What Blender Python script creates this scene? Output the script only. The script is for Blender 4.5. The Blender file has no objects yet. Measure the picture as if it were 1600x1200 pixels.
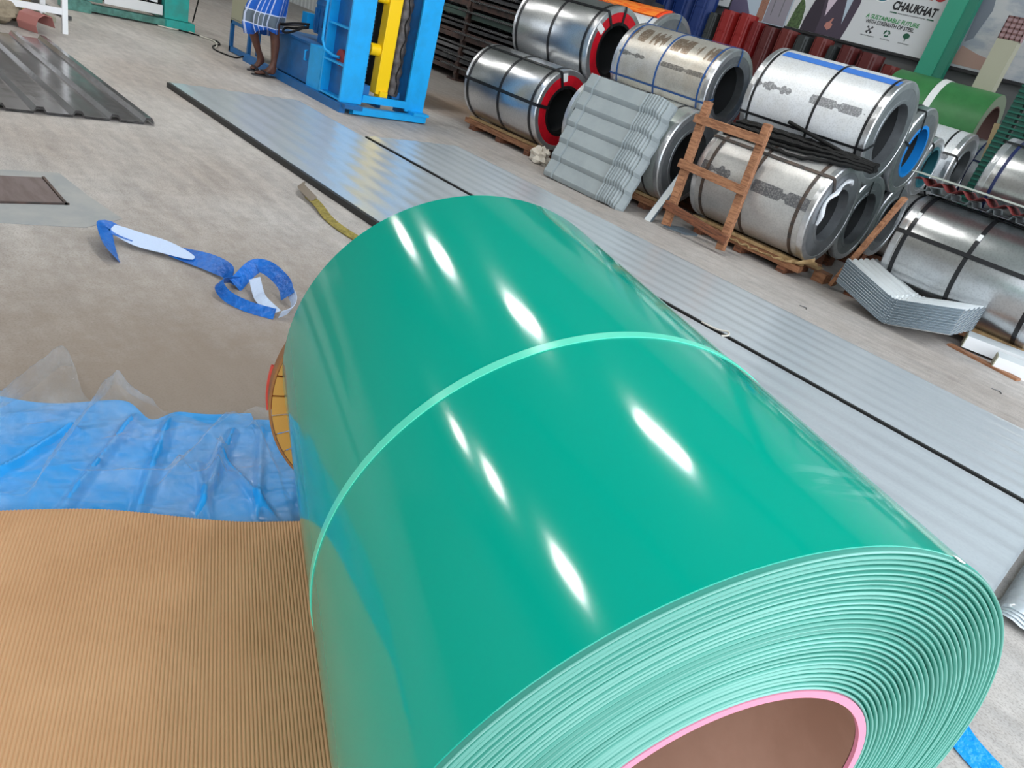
import bpy, math, random
from mathutils import Vector, Matrix
random.seed(7)
SC = bpy.context.scene
COL = SC.collection
PI = math.pi
# ------------------------------------------------------------------ camera
cd = bpy.data.cameras.new('camera'); cam = bpy.data.objects.new('camera', cd); COL.objects.link(cam)
cd.sensor_width = 36.0; cd.lens = 1116.9 / 1600 * 36; cd.clip_start = 0.05; cd.clip_end = 200
cF = Vector((-0.56686, 0.69257, -0.44612)); cR = Vector((0.65767, 0.70657, 0.26123)); cU = Vector((-0.49613, 0.14532, 0.856))
cam.matrix_world = Matrix(((cR.x, cU.x, -cF.x, 0), (cR.y, cU.y, -cF.y, 0), (cR.z, cU.z, -cF.z, 1.40), (0, 0, 0, 1)))
SC.camera = cam
# ------------------------------------------------------------------ view, world, sun
vs = SC.view_settings; vs.view_transform = 'Standard'; vs.look = 'None'; vs.gamma = 1; vs.use_curve_mapping = False
vs.exposure = 0.35
SC.cycles.use_denoising = True
SC.cycles.max_bounces = 8; SC.cycles.diffuse_bounces = 4; SC.cycles.glossy_bounces = 4; SC.cycles.transparent_max_bounces = 12
SC.cycles.sample_clamp_indirect = 6.0
W = bpy.data.worlds.new('daylight'); SC.world = W; W.use_nodes = True
wn = W.node_tree; wn.nodes['Background'].inputs[0].default_value = (0.86, 0.93, 1.0, 1); wn.nodes['Background'].inputs[1].default_value = 2.7

# ------------------------------------------------------------------ materials
def srgb(r, g, b):
    f = lambda c: (c / 255 / 12.92) if c / 255 <= 0.04045 else ((c / 255 + 0.055) / 1.055) ** 2.4
    return (f(r), f(g), f(b), 1)
def mat(name, col, rough=0.5, metal=0.0, spec=0.5, noise=None, bump=None, alpha=1.0, coat=0.0, coords='Object'):
    """noise = (scale, second colour, amount, stretch); bump = (scale, strength)"""
    m = bpy.data.materials.new(name); m.use_nodes = True; nt = m.node_tree; b = nt.nodes['Principled BSDF']
    b.inputs['Base Color'].default_value = col; b.inputs['Roughness'].default_value = rough; b.inputs['Metallic'].default_value = metal
    b.inputs['Specular IOR Level'].default_value = spec; b.inputs['Alpha'].default_value = alpha; b.inputs['Coat Weight'].default_value = coat
    tc = nt.nodes.new('ShaderNodeTexCoord')
    def mapped(stretch):
        mp = nt.nodes.new('ShaderNodeMapping'); mp.inputs['Scale'].default_value = stretch
        nt.links.new(tc.outputs[coords], mp.inputs[0]); return mp
    if noise:
        sc, c2, amt, st = noise
        n = nt.nodes.new('ShaderNodeTexNoise'); n.inputs['Scale'].default_value = sc; n.inputs['Detail'].default_value = 6; n.inputs['Roughness'].default_value = 0.65
        nt.links.new(mapped(st).outputs[0], n.inputs[0])
        r = nt.nodes.new('ShaderNodeValToRGB'); r.color_ramp.elements[0].position = 0.42; r.color_ramp.elements[1].position = 0.62
        r.color_ramp.elements[0].color = (0, 0, 0, 1); r.color_ramp.elements[1].color = (amt, amt, amt, 1)
        nt.links.new(n.outputs[0], r.inputs[0])
        mx = nt.nodes.new('ShaderNodeMix'); mx.data_type = 'RGBA'; mx.inputs[6].default_value = col; mx.inputs[7].default_value = c2
        nt.links.new(r.outputs[0], mx.inputs[0]); nt.links.new(mx.outputs[2], b.inputs['Base Color'])
    if bump:
        n = nt.nodes.new('ShaderNodeTexNoise'); n.inputs['Scale'].default_value = bump[0]; n.inputs['Detail'].default_value = 4
        nt.links.new(tc.outputs[coords], n.inputs[0])
        bp = nt.nodes.new('ShaderNodeBump'); bp.inputs['Strength'].default_value = bump[1]; bp.inputs['Distance'].default_value = 0.01
        nt.links.new(n.outputs[0], bp.inputs['Height']); nt.links.new(bp.outputs[0], b.inputs['Normal'])
    return m
def emat(name, col, s):
    m = bpy.data.materials.new(name); m.use_nodes = True; b = m.node_tree.nodes['Principled BSDF']
    b.inputs['Emission Color'].default_value = col; b.inputs['Emission Strength'].default_value = s; b.inputs['Base Color'].default_value = (.8, .8, .8, 1)
    return m
def node_mat(name):
    m = bpy.data.materials.new(name); m.use_nodes = True; return m, m.node_tree, m.node_tree.nodes['Principled BSDF']
def N(nt, t, **k):
    n = nt.nodes.new('ShaderNode' + t)
    for a, v in k.items():
        if a.startswith('i_'): n.inputs[int(a[2:])].default_value = v
        else: setattr(n, a, v)
    return n
def ramp(nt, src, stops):
    r = N(nt, 'ValToRGB'); e = r.color_ramp.elements
    e[0].position, e[0].color = stops[0]; e[1].position, e[1].color = stops[-1]
    for p, c in stops[1:-1]:
        x = e.new(p); x.color = c
    nt.links.new(src, r.inputs[0]); return r.outputs[0]
def mixc(nt, fac, a, b, mode='MIX'):
    mx = N(nt, 'Mix', data_type='RGBA', blend_type=mode)
    for i, v in ((0, fac), (6, a), (7, b)):
        if hasattr(v, 'is_output'): nt.links.new(v, mx.inputs[i])
        else: mx.inputs[i].default_value = v
    return mx.outputs[2]
def math_(nt, op, a, b=0.0):
    n = N(nt, 'Math', operation=op)
    for i, v in ((0, a), (1, b)):
        if hasattr(v, 'is_output'): nt.links.new(v, n.inputs[i])
        else: n.inputs[i].default_value = v
    return n.outputs[0]

# concrete floor
m, nt, b = node_mat('concrete'); FLOOR = m
tc = N(nt, 'TexCoord')
n1 = N(nt, 'TexNoise'); n1.inputs['Scale'].default_value = 0.55; n1.inputs['Detail'].default_value = 5; nt.links.new(tc.outputs['Object'], n1.inputs[0])
mp = N(nt, 'Mapping'); mp.inputs['Scale'].default_value = (1.0, 5.0, 1); mp.inputs['Rotation'].default_value = (0, 0, 0.5); nt.links.new(tc.outputs['Object'], mp.inputs[0])
n2 = N(nt, 'TexNoise'); n2.inputs['Scale'].default_value = 2.2; n2.inputs['Detail'].default_value = 9; n2.inputs['Roughness'].default_value = 0.7; nt.links.new(mp.outputs[0], n2.inputs[0])
n3 = N(nt, 'TexNoise'); n3.inputs['Scale'].default_value = 130; n3.inputs['Detail'].default_value = 3; nt.links.new(tc.outputs['Object'], n3.inputs[0])
n4 = N(nt, 'TexNoise'); n4.inputs['Scale'].default_value = 9; n4.inputs['Detail'].default_value = 8; n4.inputs['Roughness'].default_value = 0.75; nt.links.new(tc.outputs['Object'], n4.inputs[0])
c = ramp(nt, n1.outputs[0], [(0.3, (.40, .35, .315, 1)), (0.5, (.475, .44, .415, 1)), (0.7, (.54, .515, .495, 1))])
c2 = ramp(nt, n2.outputs[0], [(0.35, (.72, .72, .73, 1)), (0.6, (1.05, 1.04, 1.03, 1))])
c = mixc(nt, 0.75, c, c2, 'MULTIPLY')
c3 = ramp(nt, n3.outputs[0], [(0.38, (.45, .42, .40, 1)), (0.50, (1, 1, 1, 1))])
c = mixc(nt, 0.42, c, c3, 'MULTIPLY')
c4 = ramp(nt, n4.outputs[0], [(0.38, (.80, .78, .76, 1)), (0.6, (1.08, 1.08, 1.08, 1))])
c = mixc(nt, 0.6, c, c4, 'MULTIPLY')
vd = N(nt, 'VectorMath', operation='DISTANCE'); nt.links.new(tc.outputs['Object'], vd.inputs[0]); vd.inputs[1].default_value = (-1.9, .9, 0)
dd = math_(nt, 'ADD', vd.outputs['Value'], math_(nt, 'MULTIPLY', n4.outputs[0], 1.0))
dn = math_(nt, 'DIVIDE', dd, 3.2)
v2 = N(nt, 'VectorMath', operation='DISTANCE'); nt.links.new(tc.outputs['Object'], v2.inputs[0]); v2.inputs[1].default_value = (-8.3, 7.2, 0)
d2 = math_(nt, 'ADD', v2.outputs['Value'], math_(nt, 'MULTIPLY', n2.outputs[0], 1.6))
c = mixc(nt, ramp(nt, math_(nt, 'DIVIDE', d2, 3.0), [(0.35, (.4, .4, .4, 1)), (0.7, (0, 0, 0, 1))]), c, (.55, .30, .13, 1))
c = mixc(nt, ramp(nt, dn, [(0.30, (.85, .85, .85, 1)), (0.85, (0, 0, 0, 1))]), c, (.235, .175, .130, 1))
nt.links.new(c, b.inputs['Base Color']); b.inputs['Roughness'].default_value = 0.55; b.inputs['Specular IOR Level'].default_value = 0.35
bp = N(nt, 'Bump'); bp.inputs['Strength'].default_value = 0.25; bp.inputs['Distance'].default_value = 0.004; nt.links.new(n3.outputs[0], bp.inputs['Height']); nt.links.new(bp.outputs[0], b.inputs['Normal'])

def galv(name, base, c2, rough=0.3, metal=0.85, band=None, amt=0.6, scale=3.0, streak=(1, 1, 1), spangle=0.25, smudge=None, rust=None):
    """galvanised sheet: spangle + soiling in object space (x = along the coil). smudge/rust = (angle centre, half width, colour, x threshold)"""
    m, nt, b = node_mat(name)
    tc = N(nt, 'TexCoord')
    mp = N(nt, 'Mapping'); mp.inputs['Scale'].default_value = streak; nt.links.new(tc.outputs['Object'], mp.inputs[0])
    n = N(nt, 'TexNoise'); n.inputs['Scale'].default_value = scale; n.inputs['Detail'].default_value = 7; n.inputs['Roughness'].default_value = 0.7; nt.links.new(mp.outputs[0], n.inputs[0])
    f = ramp(nt, n.outputs[0], [(0.40, (0, 0, 0, 1)), (0.65, (amt, amt, amt, 1))])
    c = mixc(nt, f, base, c2)
    v = N(nt, 'TexVoronoi'); v.inputs['Scale'].default_value = 60; nt.links.new(tc.outputs['Object'], v.inputs[0])
    g = ramp(nt, v.outputs['Distance'], [(0.0, (1 - spangle,) * 3 + (1,)), (0.6, (1.05, 1.05, 1.05, 1))])
    c = mixc(nt, 0.6, c, g, 'MULTIPLY')
    for sm in (smudge, rust):
        if sm is None: continue
        ang, hw, colr, xs = sm
        sx = N(nt, 'SeparateXYZ'); nt.links.new(tc.outputs['Object'], sx.inputs[0])
        at = math_(nt, 'ARCTAN2', math_(nt, 'MULTIPLY', sx.outputs[1], -1.0), sx.outputs[2])
        d = math_(nt, 'ABSOLUTE', math_(nt, 'SUBTRACT', at, ang))
        w = N(nt, 'TexNoise', noise_dimensions='1D'); w.inputs['Scale'].default_value = xs; w.inputs['Detail'].default_value = 3; nt.links.new(sx.outputs[0], w.inputs['W'])
        lim = math_(nt, 'MULTIPLY', ramp(nt, w.outputs[0], [(0.46, (0, 0, 0, 1)), (0.52, (1, 1, 1, 1))]), hw)
        k = math_(nt, 'LESS_THAN', d, lim)
        fn = N(nt, 'TexNoise'); fn.inputs['Scale'].default_value = 70; nt.links.new(tc.outputs['Object'], fn.inputs[0])
        k = math_(nt, 'MULTIPLY', k, ramp(nt, fn.outputs[0], [(0.35, (.55, .55, .55, 1)), (0.55, (.9, .9, .9, 1))]))
        c = mixc(nt, k, c, colr)
    nt.links.new(c, b.inputs['Base Color']); b.inputs['Metallic'].default_value = metal; b.inputs['Roughness'].default_value = rough
    bn = N(nt, 'TexNoise'); bn.inputs['Scale'].default_value = 4; bn.inputs['Detail'].default_value = 2; nt.links.new(tc.outputs['Object'], bn.inputs[0])
    bp = N(nt, 'Bump'); bp.inputs['Strength'].default_value = 0.12; bp.inputs['Distance'].default_value = 0.03; nt.links.new(bn.outputs[0], bp.inputs['Height']); nt.links.new(bp.outputs[0], b.inputs['Normal'])
    return m
G_CLEAN = galv('galvanised_bright', (.62, .63, .64, 1), (.50, .51, .53, 1), 0.28, 0.95)
G_DIRT = galv('galvanised_soiled', (.66, .63, .58, 1), (.50, .44, .36, 1), 0.38, 0.6, amt=0.7, smudge=(1.38, 0.06, (.13, .12, .11, 1), 3.6), rust=(0.75, 0.25, (.20, .13, .08, 1), 9.0))
G_WHITE = galv('galvanised_white', (.82, .84, .87, 1), (.70, .69, .66, 1), 0.42, 0.35, amt=0.5, smudge=(1.35, 0.085, (.17, .17, .18, 1), 4.2))
G_GREY = galv('galvanised_weathered', (.58, .57, .55, 1), (.42, .41, .40, 1), 0.42, 0.55, streak=(1, 3, 1), scale=5, smudge=(1.45, 0.12, (.10, .10, .11, 1), 3.4))
G_TEAL = galv('galvanised_dull', (.52, .54, .53, 1), (.36, .44, .40, 1), 0.4, 0.7)  # greenish second tone paints a reflected tint into the steel
G_END = mat('crimped_steel_edge', (.74, .75, .77, 1), 0.28, 0.85, noise=(9, (.55, .56, .58, 1), 0.7, (1, 1, 1)), bump=(18, 0.5))
G_ENDDARK = mat('coil_end_plate', (.40, .42, .44, 1), 0.38, 0.8, noise=(6, (.28, .29, .31, 1), 0.7, (1, 1, 1)))
BORE = mat('coil_bore', (.05, .052, .055, 1), 0.5, 0.4)
RED_RING = mat('red_fibre_ring', srgb(205, 22, 40), 0.32, noise=(12, srgb(165, 15, 30), 0.6, (1, 1, 1)))
BLK = mat('black_steel_strap', (.012, .012, .014, 1), 0.35)
BRN = mat('rusty_steel_strap', (.085, .055, .04, 1), 0.5, noise=(20, (.03, .028, .028, 1), 1, (1, 1, 1)))
BLUSTR = mat('blue_steel_strap', srgb(28, 78, 140), 0.4)
NAVY = mat('navy_strap', srgb(25, 35, 75), 0.4)
WHITE = mat('white_paper', (.80, .80, .78, 1), 0.6)
WOOD = mat('rough_wood', srgb(168, 118, 84), 0.7, noise=(7, srgb(105, 62, 38), 0.8, (1, 8, 8)), bump=(60, 0.4))
WOOD_D = mat('weathered_wood', srgb(128, 78, 52), 0.75, noise=(9, srgb(70, 42, 28), 0.9, (1, 8, 8)), bump=(60, 0.4))
CARD = mat('brown_cardboard', srgb(198, 150, 105), 0.75, noise=(5, srgb(170, 122, 80), 0.8, (1, 1, 1)))
CARDT = mat('torn_cardboard', srgb(190, 160, 115), 0.8, noise=(14, srgb(150, 118, 78), 0.8, (1, 1, 1)))
GREEN = mat('green_coated_steel', (0.0, .365, .262, 1), 0.098, 0, 0.5, bump=(2.2, 0.02))
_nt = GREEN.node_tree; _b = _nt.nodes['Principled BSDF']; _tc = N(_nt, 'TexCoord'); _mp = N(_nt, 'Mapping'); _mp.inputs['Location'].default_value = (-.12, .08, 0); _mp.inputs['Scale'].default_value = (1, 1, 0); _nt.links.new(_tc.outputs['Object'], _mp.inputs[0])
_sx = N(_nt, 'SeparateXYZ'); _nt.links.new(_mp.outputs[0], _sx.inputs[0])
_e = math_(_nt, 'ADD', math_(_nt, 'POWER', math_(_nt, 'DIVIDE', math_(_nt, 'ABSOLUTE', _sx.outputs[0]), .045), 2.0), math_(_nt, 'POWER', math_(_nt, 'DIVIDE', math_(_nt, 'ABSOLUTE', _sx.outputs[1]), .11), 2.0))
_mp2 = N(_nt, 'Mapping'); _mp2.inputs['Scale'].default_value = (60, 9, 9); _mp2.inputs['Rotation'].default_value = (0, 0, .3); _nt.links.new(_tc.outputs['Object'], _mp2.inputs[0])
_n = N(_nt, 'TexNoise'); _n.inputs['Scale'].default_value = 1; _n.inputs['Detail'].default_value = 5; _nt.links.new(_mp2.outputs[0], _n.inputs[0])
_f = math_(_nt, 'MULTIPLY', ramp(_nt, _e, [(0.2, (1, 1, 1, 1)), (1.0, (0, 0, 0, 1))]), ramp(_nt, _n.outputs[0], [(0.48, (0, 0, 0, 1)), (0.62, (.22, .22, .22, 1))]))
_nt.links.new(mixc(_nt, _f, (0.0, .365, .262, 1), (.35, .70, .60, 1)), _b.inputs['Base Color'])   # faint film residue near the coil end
STRAPG = mat('turquoise_plastic_strap', srgb(96, 222, 190), 0.25)
GREEN2 = mat('mid_green_steel', srgb(62, 128, 72), 0.45, noise=(3, srgb(52, 112, 62), 0.8, (1, 1, 1)))
PINK = mat('pink_core_edge', srgb(228, 140, 165), 0.6)
CORE = mat('fibre_core', srgb(176, 138, 118), 0.55, noise=(3, srgb(158, 120, 100), 0.8, (1, 1, 1)))
ROOFG = galv('galvalume_roofing', (.60, .65, .69, 1), (.54, .59, .63, 1), 0.27, 0.42, streak=(0.3, 3, 1), scale=4, spangle=0.04)
ROOFD = galv('dark_roofing', (.40, .38, .385, 1), (.62, .62, .64, 1), 0.17, 0.85, streak=(0.5, 4, 1), scale=3, spangle=0.1)
TILE = mat('slate_grey_sheet', srgb(150, 158, 160), 0.42, 0.0, noise=(3, srgb(138, 147, 150), 0.8, (1, 1, 1)))
TILEW = mat('pale_grey_sheet', srgb(205, 210, 212), 0.38, 0.1)
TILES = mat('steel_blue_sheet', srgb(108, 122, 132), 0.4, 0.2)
DARKEDGE = mat('dark_sheet_edge', (.018, .018, .018, 1), 0.5)
PBLUE = mat('machine_blue', srgb(18, 166, 236), 0.38, noise=(5, srgb(24, 150, 212), 0.6, (1, 1, 1)))
DBLUE = mat('machine_dull_blue', srgb(28, 104, 168), 0.4, noise=(5, srgb(32, 88, 140), 0.8, (1, 1, 1)))
YEL = mat('machine_yellow', srgb(250, 204, 12), 0.35)
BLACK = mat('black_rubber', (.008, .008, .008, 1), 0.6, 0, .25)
ROLLER = mat('greasy_roller_steel', (.10, .085, .082, 1), 0.45, 0.3, noise=(10, (.05, .045, .045, 1), 1, (1, 1, 1)), bump=(20, 0.5))
CHROME = mat('chrome', (.7, .7, .7, 1), 0.15, 1)
BEIGE = mat('cabinet_beige', srgb(165, 162, 138), 0.5)
TEAL = mat('machine_teal', srgb(52, 178, 170), 0.4, noise=(6, srgb(70, 150, 140), 0.7, (1, 1, 1)))
TEALD = mat('machine_teal_worn', srgb(92, 150, 138), 0.5, noise=(8, srgb(60, 100, 92), 0.8, (1, 1, 1)))
WPAINT = mat('white_paint', (.82, .83, .84, 1), 0.4)
SKIN = mat('brown_skin', srgb(98, 62, 48), 0.5, noise=(12, srgb(78, 48, 38), 0.7, (1, 1, 1)))
SHIRT = mat('grey_cotton', (.3, .3, .32, 1), 0.8)
HAIR = mat('black_hair', (.01, .01, .01, 1), 0.5)
SANDAL = mat('dark_rubber_sandal', (.03, .028, .03, 1), 0.6)
GREENCOL = mat('column_green', srgb(38, 140, 112), 0.5)
BEIGECOL = mat('beige_post', srgb(160, 158, 138), 0.6)
BANNER = mat('banner_vinyl', (.62, .63, .64, 1), 0.5)
WALLM = mat('pale_cladding', (.50, .52, .52, 1), 0.5, 0.2)
DARKWALL = mat('dark_cladding', (.10, .10, .10, 1), 0.7)
ROOFM = mat('roof_underside', (.23, .29, .27, 1), 0.7)
RUSTY = mat('rust_brown_steel', (.085, .045, .035, 1), 0.6, noise=(8, (.03, .022, .02, 1), 1, (1, 1, 1)))
DARKST = mat('dark_steel', (.045, .045, .048, 1), 0.5, 0.3, noise=(6, (.10, .10, .10, 1), 0.8, (1, 1, 1)))
GRNST = mat('dark_green_steel', (.05, .085, .07, 1), 0.5, 0.2)
STEELL = mat('dull_zinc', (.17, .17, .17, 1), 0.4, 0.6)
ORNG = mat('orange_wrap', srgb(255, 150, 60), 0.25, noise=(5, srgb(245, 80, 25), 0.9, (1, 6, 6)))
MANH = mat('rusty_cover_plate', srgb(112, 98, 96), 0.55, 0.2, noise=(4, srgb(96, 80, 76), 0.9, (1, 5, 1)))
PATCH = mat('cement_patch', srgb(150, 152, 152), 0.75, noise=(4, srgb(165, 163, 160), 0.8, (1, 1, 1)))
OCHRE = mat('ochre_fibre', srgb(205, 152, 72), 0.55)
FIBRE = mat('brown_fibre_band', srgb(165, 112, 62), 0.6, noise=(8, srgb(140, 92, 62), 0.7, (1, 1, 1)))
REDP = mat('red_plastic', srgb(205, 80, 68), 0.4)
BLUTAPE = mat('blue_plastic_strip', srgb(20, 104, 190), 0.35, noise=(14, srgb(16, 78, 158), 0.7, (1, 1, 1)), bump=(40, 0.8))
BLUTAPE2 = mat('bright_blue_tape', srgb(8, 150, 240), 0.3, bump=(40, 0.8))
TAPEW = mat('strip_white_side', srgb(190, 205, 230), 0.4, bump=(40, 0.8))
SLING = mat('yellow_webbing', srgb(150, 135, 62), 0.8, noise=(30, srgb(110, 98, 44), 0.9, (1, 1, 1)))
SLINGE = mat('grey_webbing', srgb(130, 118, 105), 0.8)
TERRA = mat('terracotta_sheet', srgb(178, 118, 112), 0.5)
SACK = mat('jute_sack', srgb(150, 138, 118), 0.85, noise=(12, srgb(122, 110, 92), 0.8, (1, 1, 1)), bump=(30, 0.6))
PALEY = mat('yellow_strap', srgb(170, 158, 40), 0.5)
TBLUE = mat('tile_blue', srgb(18, 46, 106), 0.42, 0, 0.3)
TRED = mat('tile_red', srgb(140, 26, 24), 0.42, 0, 0.3)
TRED2 = mat('tile_crimson', srgb(112, 20, 22), 0.42, 0, 0.3)
TMAR = mat('tile_maroon', srgb(84, 32, 31), 0.42, 0, 0.3)
TMAR2 = mat('tile_brown_red', srgb(100, 36, 31), 0.42, 0, 0.3)
TGREY = mat('tile_charcoal', srgb(46, 50, 50), 0.42, 0, 0.3)
MESHG = mat('green_mesh_steel', srgb(10, 62, 50), 0.45)
BEIGEB = mat('beige_board', srgb(190, 168, 128), 0.7)

def flat(name, c, r=0.6): return mat(name, srgb(*c), r)

# tarp + film
TARP = mat('blue_tarpaulin', srgb(26, 152, 228), 0.38, 0, 0.5, bump=(10, 0.25))
m, nt, b = node_mat('clear_film'); FILM = m
b.inputs['Base Color'].default_value = (.85, .9, .95, 1); b.inputs['Roughness'].default_value = 0.16; b.inputs['Specular IOR Level'].default_value = 1.0; b.inputs['Coat Weight'].default_value = 0.6; b.inputs['Coat Roughness'].default_value = 0.12
tc = N(nt, 'TexCoord'); n = N(nt, 'TexNoise'); n.inputs['Scale'].default_value = 6; n.inputs['Detail'].default_value = 5; nt.links.new(tc.outputs['Object'], n.inputs[0])
al = ramp(nt, n.outputs[0], [(0.35, (.03, .03, .03, 1)), (0.68, (.24, .24, .24, 1))]); lw = N(nt, 'LayerWeight'); lw.inputs[0].default_value = 0.35; nt.links.new(math_(nt, 'ADD', al, math_(nt, 'MULTIPLY', math_(nt, 'POWER', lw.outputs['Facing'], 3.0), 0.7)), b.inputs['Alpha'])
n5 = N(nt, 'TexNoise'); n5.inputs['Scale'].default_value = 16; n5.inputs['Detail'].default_value = 6; n5.inputs['Roughness'].default_value = 0.6; n5.inputs['Distortion'].default_value = 2.5; nt.links.new(tc.outputs['Object'], n5.inputs[0])
bp = N(nt, 'Bump'); bp.inputs['Strength'].default_value = 1.0; bp.inputs['Distance'].default_value = 0.03; nt.links.new(n5.outputs[0], bp.inputs['Height']); nt.links.new(bp.outputs[0], b.inputs['Normal'])
# edge of the green coil laps
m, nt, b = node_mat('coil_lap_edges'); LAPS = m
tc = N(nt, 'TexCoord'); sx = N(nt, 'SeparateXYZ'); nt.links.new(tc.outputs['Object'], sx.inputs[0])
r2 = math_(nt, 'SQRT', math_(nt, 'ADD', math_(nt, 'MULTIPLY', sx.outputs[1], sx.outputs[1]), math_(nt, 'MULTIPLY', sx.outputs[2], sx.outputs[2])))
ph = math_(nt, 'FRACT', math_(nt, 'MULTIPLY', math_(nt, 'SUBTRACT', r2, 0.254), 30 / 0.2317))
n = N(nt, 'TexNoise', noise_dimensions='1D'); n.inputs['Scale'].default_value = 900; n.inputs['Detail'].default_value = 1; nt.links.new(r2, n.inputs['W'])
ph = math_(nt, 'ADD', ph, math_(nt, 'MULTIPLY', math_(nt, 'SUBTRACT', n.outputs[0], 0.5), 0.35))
c = ramp(nt, ph, [(0.0, srgb(10, 84, 68)), (0.18, srgb(40, 128, 110)), (0.40, srgb(86, 164, 148)), (0.60, srgb(148, 202, 190)), (0.80, srgb(74, 156, 140)), (1.0, srgb(14, 92, 76))])  # shaded valleys and brighter ridges of the laps painted into the ramp
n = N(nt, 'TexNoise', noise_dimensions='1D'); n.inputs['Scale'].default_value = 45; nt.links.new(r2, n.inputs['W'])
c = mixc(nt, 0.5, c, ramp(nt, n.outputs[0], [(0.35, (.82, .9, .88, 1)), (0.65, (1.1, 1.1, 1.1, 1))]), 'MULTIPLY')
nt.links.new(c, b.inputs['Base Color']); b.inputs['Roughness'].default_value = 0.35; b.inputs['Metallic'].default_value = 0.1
# plaid lungi
m, nt, b = node_mat('blue_plaid_cotton'); PLAID = m
tc = N(nt, 'TexCoord'); sx = N(nt, 'SeparateXYZ'); nt.links.new(tc.outputs['UV'], sx.inputs[0])
def bands(src, stops, per):
    f = math_(nt, 'FRACT', math_(nt, 'MULTIPLY', src, per)); r = N(nt, 'ValToRGB'); r.color_ramp.interpolation = 'CONSTANT'
    e = r.color_ramp.elements; e[0].position, e[0].color = stops[0]; e[1].position, e[1].color = stops[1]
    for p, cc in stops[2:]:
        x = e.new(p); x.color = cc
    nt.links.new(f, r.inputs[0]); return r.outputs[0]
bl = srgb(24, 92, 190); gy = srgb(96, 108, 120); wh = srgb(205, 215, 240)
hb = bands(sx.outputs[1], [(0, bl), (0.34, wh), (0.37, gy), (0.68, wh), (0.71, bl)], 2.2)
vb = bands(sx.outputs[0], [(0, (0, 0, 0, 1)), (0.22, (1, 1, 1, 1)), (0.27, (0, 0, 0, 1)), (0.42, (1, 1, 1, 1)), (0.45, (0, 0, 0, 1)), (0.60, (1, 1, 1, 1)), (0.63, (0, 0, 0, 1)), (0.80, (1, 1, 1, 1)), (0.86, (0, 0, 0, 1))], 5)
c = mixc(nt, math_(nt, 'MULTIPLY', vb, 0.8), hb, wh); nt.links.new(c, b.inputs['Base Color']); b.inputs['Roughness'].default_value = 0.85

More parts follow.
